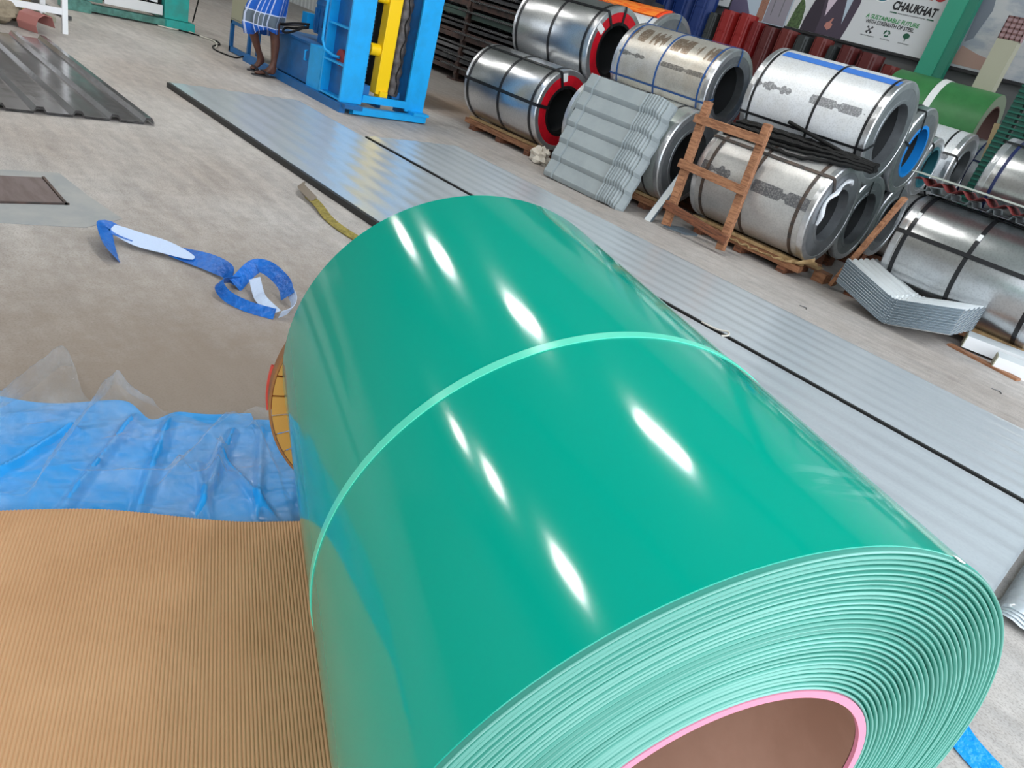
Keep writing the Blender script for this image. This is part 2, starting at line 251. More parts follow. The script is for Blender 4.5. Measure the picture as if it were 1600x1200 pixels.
# ------------------------------------------------------------------ mesh building
class MB:
    def __init__(s): s.v = []; s.f = []; s.uv = None
    def add(s, vs, fs):
        o = len(s.v); s.v += [tuple(v) for v in vs]; s.f += [tuple(i + o for i in f) for f in fs]; return s
    def box(s, x0, x1, y0, y1, z0, z1, mat=None):
        vs = [Vector((x, y, z)) for x in (x0, x1) for y in (y0, y1) for z in (z0, z1)]
        if mat is not None: vs = [mat @ v for v in vs]
        return s.add(vs, [(0, 1, 3, 2), (4, 6, 7, 5), (0, 4, 5, 1), (2, 3, 7, 6), (0, 2, 6, 4), (1, 5, 7, 3)])
    def beam(s, p0, p1, w, h, up=(0, 0, 1)):
        p0 = Vector(p0); p1 = Vector(p1); d = (p1 - p0); L = d.length; d.normalize(); u = Vector(up); side = d.cross(u)
        if side.length < 1e-4: side = d.cross(Vector((1, 0, 0)))
        side.normalize(); u = side.cross(d).normalized()
        M = Matrix((( d.x, side.x, u.x, p0.x), (d.y, side.y, u.y, p0.y), (d.z, side.z, u.z, p0.z), (0, 0, 0, 1)))
        return s.box(0, L, -w / 2, w / 2, -h / 2, h / 2, M)
    def tube(s, pts, r, n=8, caps=True):
        pts = [Vector(p) for p in pts]; rs = r if isinstance(r, (list, tuple)) else [r] * len(pts)
        t0 = (pts[1] - pts[0]).normalized(); a = Vector((0, 0, 1)) if abs(t0.z) < 0.9 else Vector((1, 0, 0))
        u = t0.cross(a).normalized(); vs = []; fs = []
        for i, p in enumerate(pts):
            t = (pts[min(i + 1, len(pts) - 1)] - pts[max(i - 1, 0)]).normalized()
            u = (u - t * u.dot(t)).normalized(); w = t.cross(u)
            for k in range(n):
                an = 2 * PI * k / n; vs.append(p + (u * math.cos(an) + w * math.sin(an)) * rs[i])
        for i in range(len(pts) - 1):
            for k in range(n):
                fs.append((i * n + k, i * n + (k + 1) % n, (i + 1) * n + (k + 1) % n, (i + 1) * n + k))
        if caps: fs += [tuple(range(n))[::-1], tuple((len(pts) - 1) * n + k for k in range(n))]
        return s.add(vs, fs)
    def lathe(s, prof, n=96, closed=True, a0=0, a1=2 * PI):
        """prof = [(x, r)] about the X axis"""
        full = abs(a1 - a0 - 2 * PI) < 1e-6; m = n if full else n + 1; k = len(prof); vs = []; fs = []
        for i in range(m):
            an = a0 + (a1 - a0) * i / n
            for x, r in prof: vs.append((x, -r * math.sin(an), r * math.cos(an)))
        for i in range(n):
            j = (i + 1) % m
            for q in range(k if closed else k - 1):
                p = (q + 1) % k; fs.append((i * k + q, j * k + q, j * k + p, i * k + p))
        return s.add(vs, fs)
    def ribbon(s, pts, ups, w, t=0.002, wf=None):
        """flat band: pts centre line, ups = outward normals; w width"""
        pts = [Vector(p) for p in pts]; vs = []; fs = []
        for i, p in enumerate(pts):
            d = (pts[min(i + 1, len(pts) - 1)] - pts[max(i - 1, 0)]).normalized(); u = Vector(ups[i]) if isinstance(ups, list) else Vector(ups)
            sd = d.cross(u).normalized(); u = sd.cross(d).normalized()
            ww = w * (wf(i / (len(pts) - 1)) if wf else 1)
            for a, b_ in ((-1, 0), (1, 0), (1, 1), (-1, 1)): vs.append(p + sd * (ww / 2 * a) + u * (t * b_))
        for i in range(len(pts) - 1):
            for k in range(4): fs.append((i * 4 + k, i * 4 + (k + 1) % 4, i * 4 + 4 + (k + 1) % 4, i * 4 + 4 + k))
        e = (len(pts) - 1) * 4; fs += [(3, 2, 1, 0), (e, e + 1, e + 2, e + 3)]
        return s.add(vs, fs)
    def prism(s, poly, a, b, axis='x'):
        """poly of (u, v): axis x -> (y,z); y -> (x,z); z -> (x,y)"""
        n = len(poly)
        def P(u, v, w): return (w, u, v) if axis == 'x' else ((u, w, v) if axis == 'y' else (u, v, w))
        vs = [P(u, v, a) for u, v in poly] + [P(u, v, b) for u, v in poly]
        return s.add(vs, [tuple(range(n))[::-1], tuple(range(n, 2 * n))] + [(i, (i + 1) % n, n + (i + 1) % n, n + i) for i in range(n)])
    def sheet(s, prof, xs, t=0.0012, zf=None):
        """thin profiled sheet: prof [(y,z)], stations xs; zf(x,y)->dz"""
        k = len(prof); vs = []; fs = []
        for x in xs:
            for y, z in prof:
                d = zf(x, y) if zf else 0; vs.append((x, y, z + d))
            for y, z in prof:
                d = zf(x, y) if zf else 0; vs.append((x, y, z + d - t))
        for i in range(len(xs) - 1):
            a = i * 2 * k; b_ = a + 2 * k
            for q in range(k - 1):
                fs.append((a + q, b_ + q, b_ + q + 1, a + q + 1)); fs.append((a + k + q + 1, b_ + k + q + 1, b_ + k + q, a + k + q))
            fs.append((a, a + k, b_ + k, b_)); fs.append((a + k - 1, b_ + k - 1, b_ + 2 * k - 1, a + 2 * k - 1))
        for a in (0, (len(xs) - 1) * 2 * k):
            for q in range(k - 1): fs.append((a + q, a + q + 1, a + k + q + 1, a + k + q))
        return s.add(vs, fs)
    def move(s, M):
        s.v = [tuple(M @ Vector(v)) for v in s.v]; return s
def obj(name, mb, m, parent=None, smooth=None, loc=None, rot=None, bevel=None):
    me = bpy.data.meshes.new(name); me.from_pydata(mb.v, [], mb.f); me.validate(); me.update()
    import bmesh
    bm = bmesh.new(); bm.from_mesh(me); bmesh.ops.recalc_face_normals(bm, faces=bm.faces); bm.to_mesh(me); bm.free()
    me.materials.append(m)
    if smooth is not None:
        me.shade_smooth(); me.set_sharp_from_angle(angle=math.radians(smooth))
    o = bpy.data.objects.new(name, me); COL.objects.link(o)
    if parent is not None: o.parent = parent
    if loc: o.location = loc
    if rot: o.rotation_euler = rot
    if bevel:
        bv = o.modifiers.new('bevel', 'BEVEL'); bv.width = bevel; bv.segments = 2; bv.limit_method = 'ANGLE'
    return o
def tag(o, label, cat, group=None):
    o['label'] = label; o['category'] = cat
    if group: o['group'] = group
    return o
def thing(name, label, cat, loc=(0, 0, 0), rz=0.0, group=None):
    o = bpy.data.objects.new(name, None); COL.objects.link(o); o.empty_display_size = 0.1
    o.location = loc; o.rotation_euler = (0, 0, rz); return tag(o, label, cat, group)
def struct(name, mb, m, smooth=None):
    o = obj(name, mb, m, None, smooth); o['kind'] = 'structure'; return o
def copy_tree(o, parent=None):
    c = o.copy(); COL.objects.link(c); c.parent = parent
    for ch in [q for q in bpy.data.objects if q.parent == o]: copy_tree(ch, c)
    return c
def sc_(v): return Vector(v)

# ------------------------------------------------------------------ the building
struct('floor', MB().box(-40, 14, -22, 30, -0.2, 0.0), FLOOR)
# back wall: ribbed cladding
def ribwall(x0, x1, z0, z1, y, pitch=0.2, d=0.03):
    p = []; x = x0
    while x < x1:
        p += [(x, y), (x + pitch * .55, y), (x + pitch * .65, y - d), (x + pitch * .9, y - d)]; x += pitch
    p += [(x1, y), (x1, y + 0.05), (x0, y + 0.05)]
    return MB().prism(p, z0, z1, 'z')
struct('wall_back', ribwall(-24, 6, 0, 7.2, 11.1), WALLM)
struct('trim_dark_wall_band', MB().box(-9.2, 6, 11.0, 11.06, 0, 2.32), DARKWALL)
rf = MB()
for x0, x1 in ((-24, 1.6),): rf.box(x0, x1, -9, 11.15, 7.2, 7.3)
struct('ceiling', rf, ROOFM)
bm_ = MB()
for y in (-8.9, -4, 1.4, 6.2, 10.9): bm_.box(-24, 1.6, y - 0.06, y + 0.06, 6.95, 7.2)
struct('trim_roof_beams', bm_, GREENCOL)
struct('wall_left_dimmer', MB().box(-24.2, -24, -9, 11.1, 0, 7.2), mat('left_dimmer_dark', (.16, .16, .15, 1), .7))  # unseen wall, added dark to dim reflections from the left
struct('wall_front_light_block', MB().box(-16, -.4, -4.7, -4.5, 0, 7.2), mat('light_block_brown', (.20, .19, .16, 1), .7))  # unseen wall, added to keep light off the near floor and coil flank

# roof lamps (seen as the bright marks in the green coil)
LAMP = emat('lamp_diffuser', (1, .98, .94, 1), 55.0)
def lamp(x, y, label):
    t = thing('ceiling_lamp', label, 'lamp', (x, y, 6.0), 0, 'lamps hung from the roof')
    obj('lamp_housing', MB().prism([(-.24, .02), (.24, .02), (.16, .12), (-.16, .12)], -.5, .5, 'x'), WPAINT, t)
    obj('diffuser', MB().box(-.47, .47, -.21, .21, 0.0, .019), LAMP, t)
    h = MB()
    for s in (-.4, .4): h.tube([(s, 0, .12), (s, 0, 1.0)], .008, 6)
    obj('hanger', h, DARKST, t)
    obj('hanger_rail', MB().box(-.5, .5, -.03, .03, .98, 1.2), DARKST, t)
for k, (x, y) in enumerate([(-15.5, 3.7), (-11.8, 3.9), (-7.7, 4.2), (-4.1, 4.3), (-14.0, -1.7), (-10.8, -1.6), (-6.9, -1.4)]):
    lamp(x, y, 'long white roof lamp hanging over the ' + ['far left aisle', 'teal machine aisle', 'blue press', 'silver roofing sheets', 'far empty floor', 'floor by the white stand', 'floor cover plate'][k])

# ------------------------------------------------------------------ the green coil
YAW = math.radians(156.42)
gc = thing('steel_coil', 'huge glossy green colour-coated steel coil with one turquoise strap with pink-rimmed core', 'steel coil', (-0.0914, 0.7928, 0.519), YAW)
R = 0.4857; L = 1.244; RI = 0.254
obj('coil_wrap', MB().lathe([(0.001, RI + .004), (0.001, R - .002), (0.003, R), (L - .003, R), (L - .001, R - .002), (L - .001, RI + .004)], 256), GREEN, gc, 40)
prof = []; nl = 30
for i in range(nl):
    r0 = RI + (R - RI) * i / nl; r1 = RI + (R - RI) * (i + 1) / nl; dx = random.uniform(-.0008, .0006)
    prof += [(.0015 + dx * .2, r0), (-.0045 + dx, r0 + (r1 - r0) * .28), (-.0058 + dx, r0 + (r1 - r0) * .62), (-.0010 + dx * .4, r1 - .0008)]
prof += [(0.004, R - .001), (0.004, RI)]
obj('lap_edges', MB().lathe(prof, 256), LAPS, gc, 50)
obj('strap', MB().lathe([(.4987 - .009, R + .0002), (.4987 - .009, R + .0018), (.4987 + .009, R + .0018), (.4987 + .009, R + .0002)], 256), STRAPG, gc, 30)
obj('core', MB().lathe([(.002, RI - .001), (L - .002, RI - .001), (L - .002, RI - .011), (.002, RI - .011)], 160), CORE, gc, 40)
obj('core_rim', MB().lathe([(-.006, RI + .0005), (.0, RI + .001), (.0, RI - .012), (-.006, RI - .0115)], 160), PINK, gc, 40)
an = math.radians(28)
q = Matrix.Rotation(-an, 4, 'X')
tp = MB().box(-.004, .006, -.008, .008, R + .0005, R + .0015)
obj('tape_tab', tp.move(Matrix.Rotation(math.radians(19), 4, 'X')), WHITE, gc)
def seam():
    s = MB(); pts = []; ups = []
    for i in range(30):
        a = math.radians(40 - i * 3.2); x = .05 + i * .02
        pts.append((x, -(RI - .0112) * math.sin(a + PI), (RI - .0112) * math.cos(a + PI))); ups.append((0, math.sin(a + PI), -math.cos(a + PI)))
    return s.ribbon(pts, ups, .002, .0006)
obj('core_seam', seam(), RUSTY, gc)

# ---- corrugated cardboard liner, spread out to the near side of the coil (coil frame: a along axis, b sideways)
ax = Vector((math.cos(YAW), math.sin(YAW), 0)); bv_ = Vector((-math.sin(YAW), math.cos(YAW), 0))
CM = Matrix.Translation((-0.0914, 0.7928, 0)) @ Matrix.Rotation(YAW, 4, 'Z')
pit = 0.0078; prof = []; bb = -0.25
while bb < 1.75:
    prof += [(bb, 0), (bb + pit * .25, .0021), (bb + pit * .5, .003), (bb + pit * .75, .0021)]; bb += pit
def zcard(x, y):
    z = 0.0
    if y > .12:
        k = min(1, (y - .12) / .35); z = k * (.005 + .004 * math.sin(x * 5 + y * 3.1) + .005 * math.sin(y * 7.3 + 1.0) * (x / 1.25))
    return z
xs = [0.0 + 1.262 * i / 14 for i in range(15)]
m, nt, b = node_mat('fluted_cardboard'); 
tc = N(nt, 'TexCoord'); n = N(nt, 'TexNoise'); n.inputs['Scale'].default_value = 5; n.inputs['Detail'].default_value = 4; nt.links.new(tc.outputs['Object'], n.inputs[0])
c = ramp(nt, n.outputs[0], [(0.3, srgb(196, 150, 108)), (0.7, srgb(207, 162, 120))])
b.inputs['Roughness'].default_value = 0.7; nt.links.new(c, b.inputs['Base Color']); FLUTE = m
cb = MB().sheet(prof, xs, .0035, zcard); cb.move(Matrix.Translation((0, 0, .030)))
cb.v = [(x * (1.172 + .05 * min(1, max(0, (y - .5) / .45)) ** 2 * (3 - 2 * min(1, max(0, (y - .5) / .45)))) / 1.262, y, z) for x, y, z in cb.v]
o = obj('cardboard_liner', cb, FLUTE, None, 60); o.matrix_world = CM
tag(o, 'large fluted brown cardboard sheet on the floor beside the green coil', 'cardboard')

# ---- blue tarp and clear film beyond the cardboard
from mathutils import noise as mn
def ridged(x, y, s):
    v = 0; am = 1.0; fq = 1.0
    for k in range(5):
        q = mn.noise(Vector((x * fq * 5.0 + s, y * fq * 3.4 - s * 2 + x * 1.5, s + k)))
        v += am * (1 - abs(q) * 2.6) ** 2 * (1 if abs(q) < .38 else 0); am *= .52; fq *= 2.0
    return v
def g(x, c, w): return math.exp(-((x - c) / w) ** 2)
def tarp(name, a0, a1f, b0, b1, nz, z0, seed, amp, m, ridge=None, smooth=180):
    na, nb = nz; mb = MB(); vs = []; fs = []
    for j in range(nb + 1):
        y = b0 + (b1 - b0) * j / nb; a1 = a1f(y)
        for i in range(na + 1):
            u = i / na; x = a0 + (a1 - a0) * u
            e = min(1, (1 - u) * 7 + .08) * min(1, .15 + (j / nb) * 10) * min(1, max(.0, (x - 1.14) * 7))
            z = z0 + amp * ridged(x, y, seed) * e + amp * .9 * e * (1 + math.sin(y * 6 + seed) * .5)
            if ridge: z += ridge(x, y, u)
            vs.append((x, y, z))
    for j in range(nb):
        for i in range(na):
            q = j * (na + 1) + i; fs.append((q, q + 1, q + na + 2, q + na + 1))
    mb.add(vs, fs); o = obj(name, mb, m, None, smooth); o.matrix_world = CM; return o
def cross(x, y, x0, y0, x1, y1, w):
    """soft crease along the segment (x0,y0)-(x1,y1)"""
    dx, dy = x1 - x0, y1 - y0; L2 = dx * dx + dy * dy; t_ = max(0, min(1, ((x - x0) * dx + (y - y0) * dy) / L2))
    d = math.hypot(x - x0 - t_ * dx, y - y0 - t_ * dy); return max(0, 1 - d / w) ** 1.5
FO = [(1.2, .50, 1.70, .47, .02, .02), (1.2, .66, 1.62, .56, .025, .025), (1.18, .62, 1.45, .66, .02, .016), (1.2, .80, 1.74, .74, .03, .03), (1.2, .98, 1.7, .84, .025, .026), (1.25, 1.2, 1.6, 1.0, .03, .03), (1.2, .45, 1.5, .60, .02, .02)]
o = tarp('blue_tarpaulin', 1.10, lambda y: (1.70 if y < .5 else 1.74 + .04 * min(1, (y - .5) * 3)) + .02 * math.sin(y * 15 + 1) - .09 * g(y, .80, .05), .27, 1.95, (110, 240), .006, .4, .0075, TARP,
         ridge=lambda x, y, u: sum(h * cross(x, y, x0, y0, x1, y1, w) for x0, y0, x1, y1, w, h in FO) * min(1, (1 - u) * 6) * min(1, max(0, (x - 1.15) * 8)))
tag(o, 'crumpled bright blue plastic tarpaulin lying beyond the cardboard edge', 'tarpaulin')
FP = [(1.22, 1.30, 1.93, 1.06, .05, .11), (1.25, 1.02, 1.80, .905, .045, .10), (1.80, .905, 1.72, .80, .04, .07), (1.30, .74, 1.70, .56, .035, .055), (1.22, .62, 1.52, .60, .03, .05), (1.2, .42, 1.62, .50, .03, .045), (1.35, .95, 1.38, .60, .03, .025), (1.28, 1.15, 1.22, .70, .025, .02)]
o = tarp('clear_plastic_film', 1.12, lambda y: 1.72 + .26 * g(y, 1.06, .06) + .09 * g(y, .90, .07) - .04 * g(y, .62, .06) + .05 * g(y, .48, .05) + .015 * math.sin(y * 17), .27, 1.85, (140, 320), .016, 2.1, .011, FILM,
         ridge=lambda x, y, u: sum(h * cross(x, y, x0, y0, x1, y1, w) for x0, y0, x1, y1, w, h in FP) * min(1, (1 - u) * 8 + .4) * min(1, max(0, (x - 1.15) * 6)))
tag(o, 'wrinkled clear plastic film draped loosely over the blue tarpaulin', 'plastic film')

# ---- fibre edge ring leaning at the coil's far end
t = thing('edge_protector_ring', 'ochre fibre edge ring with slotted flange standing behind the green coil', 'edge ring', tuple(CM @ Vector((L + .04, .137, .0))), YAW)
rr = .365
fr = obj('ring_band', MB().lathe([(0, rr), (.045, rr), (.05, rr - .004), (.045, rr - .006), (0, rr - .006)], 128), FIBRE, t, 40, loc=(0, 0, rr + .002))
slots = MB()
nseg = 36
for k in range(nseg):
    a = 2 * PI * k / nseg; slots.lathe([(.002, rr - .008), (.006, rr - .008), (.006, rr - .10), (.002, rr - .10)], 4, True, a + .008, a + 2 * PI / nseg - .008)
obj('slotted_flange', slots, OCHRE, t, None, loc=(0, 0, rr + .002))
obj('red_backing', MB().lathe([(.052, rr + .005), (.058, rr + .005), (.058, rr - .06), (.052, rr - .06)], 24, True, math.radians(-102), math.radians(-80)), REDP, t, 40, loc=(0, 0, rr + .002))

# ---- plastic strips on the floor
def strip(name, pts, w, m, label, cat='strip', m2=None, ups=None):
    P = [Vector(p) for p in pts]; S = []
    for i in range(len(P) - 1):      # smooth by Catmull-Rom
        p0 = P[max(i - 1, 0)]; p1 = P[i]; p2 = P[i + 1]; p3 = P[min(i + 2, len(P) - 1)]
        for k in range(6):
            s = k / 6; S.append(.5 * ((2 * p1) + (-p0 + p2) * s + (2 * p0 - 5 * p1 + 4 * p2 - p3) * s * s + (-p0 + 3 * p1 - 3 * p2 + p3) * s ** 3))
    S.append(P[-1])
    U = []
    for i in range(len(S)):
        a = (ups(i / (len(S) - 1)) if ups else 0); d = (S[min(i + 1, len(S) - 1)] - S[max(i - 1, 0)]).normalized()
        u = Vector((0, 0, 1)); sd = d.cross(u).normalized(); U.append(u * math.cos(a) + sd * math.sin(a))
    return S, U
t = thing('plastic_strip', 'twisted blue and white plastic wrapping strip ending in a knotted loop on bare concrete', 'plastic strip', (-3.0, 1.35, 0))
B = Vector((-3.0, 1.35, 0))
def rel(ps): return [Vector(p) - B for p in ps]
S, U = strip('', rel([(-3.19, 1.03, .012), (-3.30, 1.03, .03), (-3.46, 1.06, .06), (-3.45, 1.10, .05), (-3.38, 1.17, .035)]), .06, None, '', ups=lambda s: .9 - s * .8)
obj('folded_tail', MB().ribbon(S, U, .075, .002), BLUTAPE, t, 60)
S, U = strip('', rel([(-3.46, 1.09, .055), (-3.36, 1.17, .04), (-3.26, 1.26, .038), (-3.14, 1.34, .033)]), .06, None, '', ups=lambda s: .5)
obj('white_stretch', MB().ribbon(S, U, .085, .002, lambda f: math.sin(PI * (f * .85 + .12)) ** .7), TAPEW, t, 60)
S, U = strip('', rel([(-3.36, 1.20, .028), (-3.22, 1.30, .028), (-3.10, 1.38, .035), (-2.98, 1.42, .04), (-2.93, 1.42, .02), (-2.87, 1.44, .02)]), .07, None, '', ups=lambda s: .25 + .9 * s)
obj('blue_stretch', MB().ribbon(S, U, .09, .002, lambda f: .45 + .55 * math.sin(PI * min(1, f * 1.25)) if f < .8 else .35), BLUTAPE, t, 60)
S, U = strip('', rel([(-2.86, 1.41, .02), (-2.94, 1.53, .07), (-2.90, 1.58, .08), (-2.78, 1.60, .06), (-2.68, 1.57, .04)]), .07, None, '', ups=lambda s: .8)
obj('loop_back', MB().ribbon(S, U, .07, .002), BLUTAPE, t, 60)
S, U = strip('', rel([(-2.72, 1.60, .05), (-2.64, 1.58, .04), (-2.57, 1.53, .03), (-2.55, 1.47, .02)]), .07, None, '', ups=lambda s: 1.1)
obj('loop_end', MB().ribbon(S, U, .045, .002), TAPEW, t, 60)
S, U = strip('', rel([(-2.90, 1.44, .03), (-2.84, 1.33, .05), (-2.75, 1.32, .03), (-2.65, 1.37, .02), (-2.56, 1.45, .02)]), .07, None, '', ups=lambda s: .9)
obj('loop_front', MB().ribbon(S, U, .05, .002), BLUTAPE, t, 60)
S, U = strip('', rel([(-2.86, 1.50, .05), (-2.76, 1.47, .03), (-2.68, 1.45, .03), (-2.57, 1.46, .02)]), .07, None, '', ups=lambda s: .4)
obj('loop_inner', MB().ribbon(S, U, .05, .002), TAPEW, t, 60)
# bright blue strip lower right
S, U = strip('', [(0.10, 2.17, .02), (.17, 2.10, .014), (.25, 2.06, .012), (.36, 2.03, .01), (.5, 2.02, .01)], .06, None, '', ups=lambda s: .2)
o = obj('plastic_strip', MB().ribbon(S, U, .085, .002), BLUTAPE2, None, 60)
tag(o, 'short bright blue plastic strip on pale floor beside the green coil end', 'plastic strip')
# webbing sling
t = thing('lifting_sling', 'worn yellow webbing lifting sling on concrete disappearing behind the green coil', 'sling', (-4.0, 2.5, 0))
B = Vector((-4.0, 2.5, 0))
S, U = strip('', rel([(-4.12, 2.47, .02), (-3.95, 2.44, .025), (-3.75, 2.40, .012), (-3.55, 2.39, .01), (-3.3, 2.42, .01), (-3.0, 2.46, .01)]), .05, None, '', ups=lambda s: .25)
obj('webbing', MB().ribbon(S, U, .055, .006), SLING, t, 60)
S, U = strip('', rel([(-4.10, 2.47, .012), (-4.25, 2.52, .03), (-4.29, 2.51, .045), (-4.20, 2.46, .055), (-4.02, 2.45, .035)]), .05, None, '', ups=lambda s: .8)
obj('eye_loop', MB().ribbon(S, U, .05, .006), SLINGE, t, 60)

# ------------------------------------------------------------------ roofing sheets lying on the floor
def ribprof(y0, y1, pitch, h, top, sl):
    p = []; y = y0
    while y < y1 - 1e-3:
        p += [(y, 0), (y + pitch - top - 2 * sl, 0), (y + pitch - top - sl, h), (y + pitch - sl, h)]; y += pitch
    p.append((y1, 0)); return p
def sheet_stack(x0, x1, y0, y1, n, lab_top, lab_low, group, m, pitch, h, dz=.009, top=.05, sl=.02):
    pf = ribprof(0, y1 - y0, pitch, h, top, sl)
    base = MB().sheet(pf, [0, (x1 - x0) * .5, x1 - x0], .0012)
    o0 = None
    for k in range(n):
        if o0 is None: o0 = obj('roofing_sheet', base, m, None, 20); o = o0
        else: o = o0.copy(); COL.objects.link(o)
        o.location = (x0 + random.uniform(-.015, .015), y0 + random.uniform(-.004, .004), .004 + dz * k)
        tag(o, lab_top if k == n - 1 else lab_low.replace('in the lower layers', 'in the %s floor layer' % ['first', 'second', 'third', 'fourth'][k]), 'roofing sheet', group)
sheet_stack(-7.06, 0.05, 2.68, 3.97, 5, 'long silver ribbed sheet on top of the floor stack passing behind the green coil',
            'ribbed silver sheet in the lower layers of the stack behind the coil', 'ribbed sheets stacked behind the coil', ROOFG, 1.29 / 7, .0045, .009, .05, .035)
o = obj('dark_edge_strip', MB().box(-7.05, -0.3, 2.66, 2.69, 0, .042), DARKEDGE); tag(o, 'thin black edge strip along the near side of the long silver sheet stack', 'strip')  # black strip put in for the dark line along the stack edge
sheet_stack(-5.88, 1.9, 4.03, 5.16, 5, 'silver ribbed roofing sheet, top of the stack nearest the row of metal coils',
            'ribbed silver sheet in the lower layers of the stack near the metal coils', 'ribbed sheets stacked near the coils', ROOFG, 1.13 / 7, .0045, .009, .05, .032)
o = obj('dark_edge_strip', MB().box(-5.86, 1.9, 4.01, 4.032, 0, .040), DARKEDGE); tag(o, 'thin dark edge strip between the two silver sheet stacks', 'strip')  # dark strip put in for the gap line between the stacks
# dark ribbed sheets upper left
pf = []
for k in range(-6, 4):
    y = 1.33 + .227 * (k)
    pf += [(y - .038, 0), (y - .02, .032), (y + .02, .032), (y + .038, 0)]
for k in range(3):
    o = obj('roofing_sheet', MB().sheet(pf, [-8.35, -7, -5.62], .0012), ROOFD, None, 25); o.location = (0.0, .0, .004 + .008 * k)
    tag(o, 'dark mirror-like sheet with four high ribs, uppermost on the bare floor at upper left' if k == 2 else ('lowest' if k == 0 else 'middle') + ' dark ribbed sheet of the pile at upper left', 'roofing sheet', 'dark ribbed sheets')
# cover plate in the floor
o = obj('cement_patch', MB().prism([(-4.42, -.2), (-3.80, -.2), (-3.60, 1.02), (-3.72, 1.22), (-4.05, 1.16), (-4.40, 1.12)], 0.0005, .003, 'z'), PATCH); tag(o, 'smooth grey cement surround around the rusty floor plate', 'floor patch')
t = thing('floor_cover_plate', 'rusty brown rectangular cover plate set in the concrete floor', 'floor cover', (-4.1, .5, .003))
obj('plate', MB().box(-.19, .19, -.7, .51, 0, .006), MANH, t)
fr = MB(); fr.box(.192, .202, -.7, .535, 0, .009); fr.box(-.20, .202, .515, .528, 0, .009); obj('edge_frame', fr, RUSTY, t)
# dark scuffs on the floor near the coils, small bits
for x, y, s in ((-3.58, 6.07, 0), (-2.02, 5.62, 1), (-0.62, 5.9, 2)):
    w = MB().tube([(x, y, .004), (x + .05, y + .02, .004), (x + .07, y - .02, .004)], .004, 6)
    o = obj('wire_scrap', w, STEELL); tag(o, 'tiny bent wire scrap on the concrete ' + ['before the wooden ladder', 'before the bent ridge sheets', 'near the white trim pieces'][s], 'wire scrap')
# embossed panels at the far right end
nx, ny = 30, 34
for k in range(4):
    mb = MB(); vs = []; fs = []
    for i in range(nx + 1):
        for j in range(ny + 1):
            x = .0 + .9 * i / nx; y = .0 + .80 * j / ny
            z = .018 * abs(math.sin(x / .10 * PI / 1.0)) ** .5 + .014 * abs(math.sin(y / .10 * PI)) ** .5
            vs.append((x, y, z))
    for i in range(nx):
        for j in range(ny):
            q = i * (ny + 1) + j; fs.append((q, q + ny + 1, q + ny + 2, q + 1))
    if k == 0:
        mb.add(vs, fs); o0 = obj('embossed_panel', mb, ROOFG, None, 60); o = o0; so = o.modifiers.new('solidify', 'SOLIDIFY'); so.thickness = .0015
    else: o = o0.copy(); COL.objects.link(o)
    o.location = (.085 + .004 * k, 2.86 + .004 * k, .012 + .012 * k)
    tag(o, 'embossed silver panel topmost of the pile past the end of the sheets' if k == 3 else 'embossed silver panel, %s in the pile past the end of the sheets' % ['lowest', 'second from the floor', 'just below the topmost'][k], 'panel', 'embossed panels')
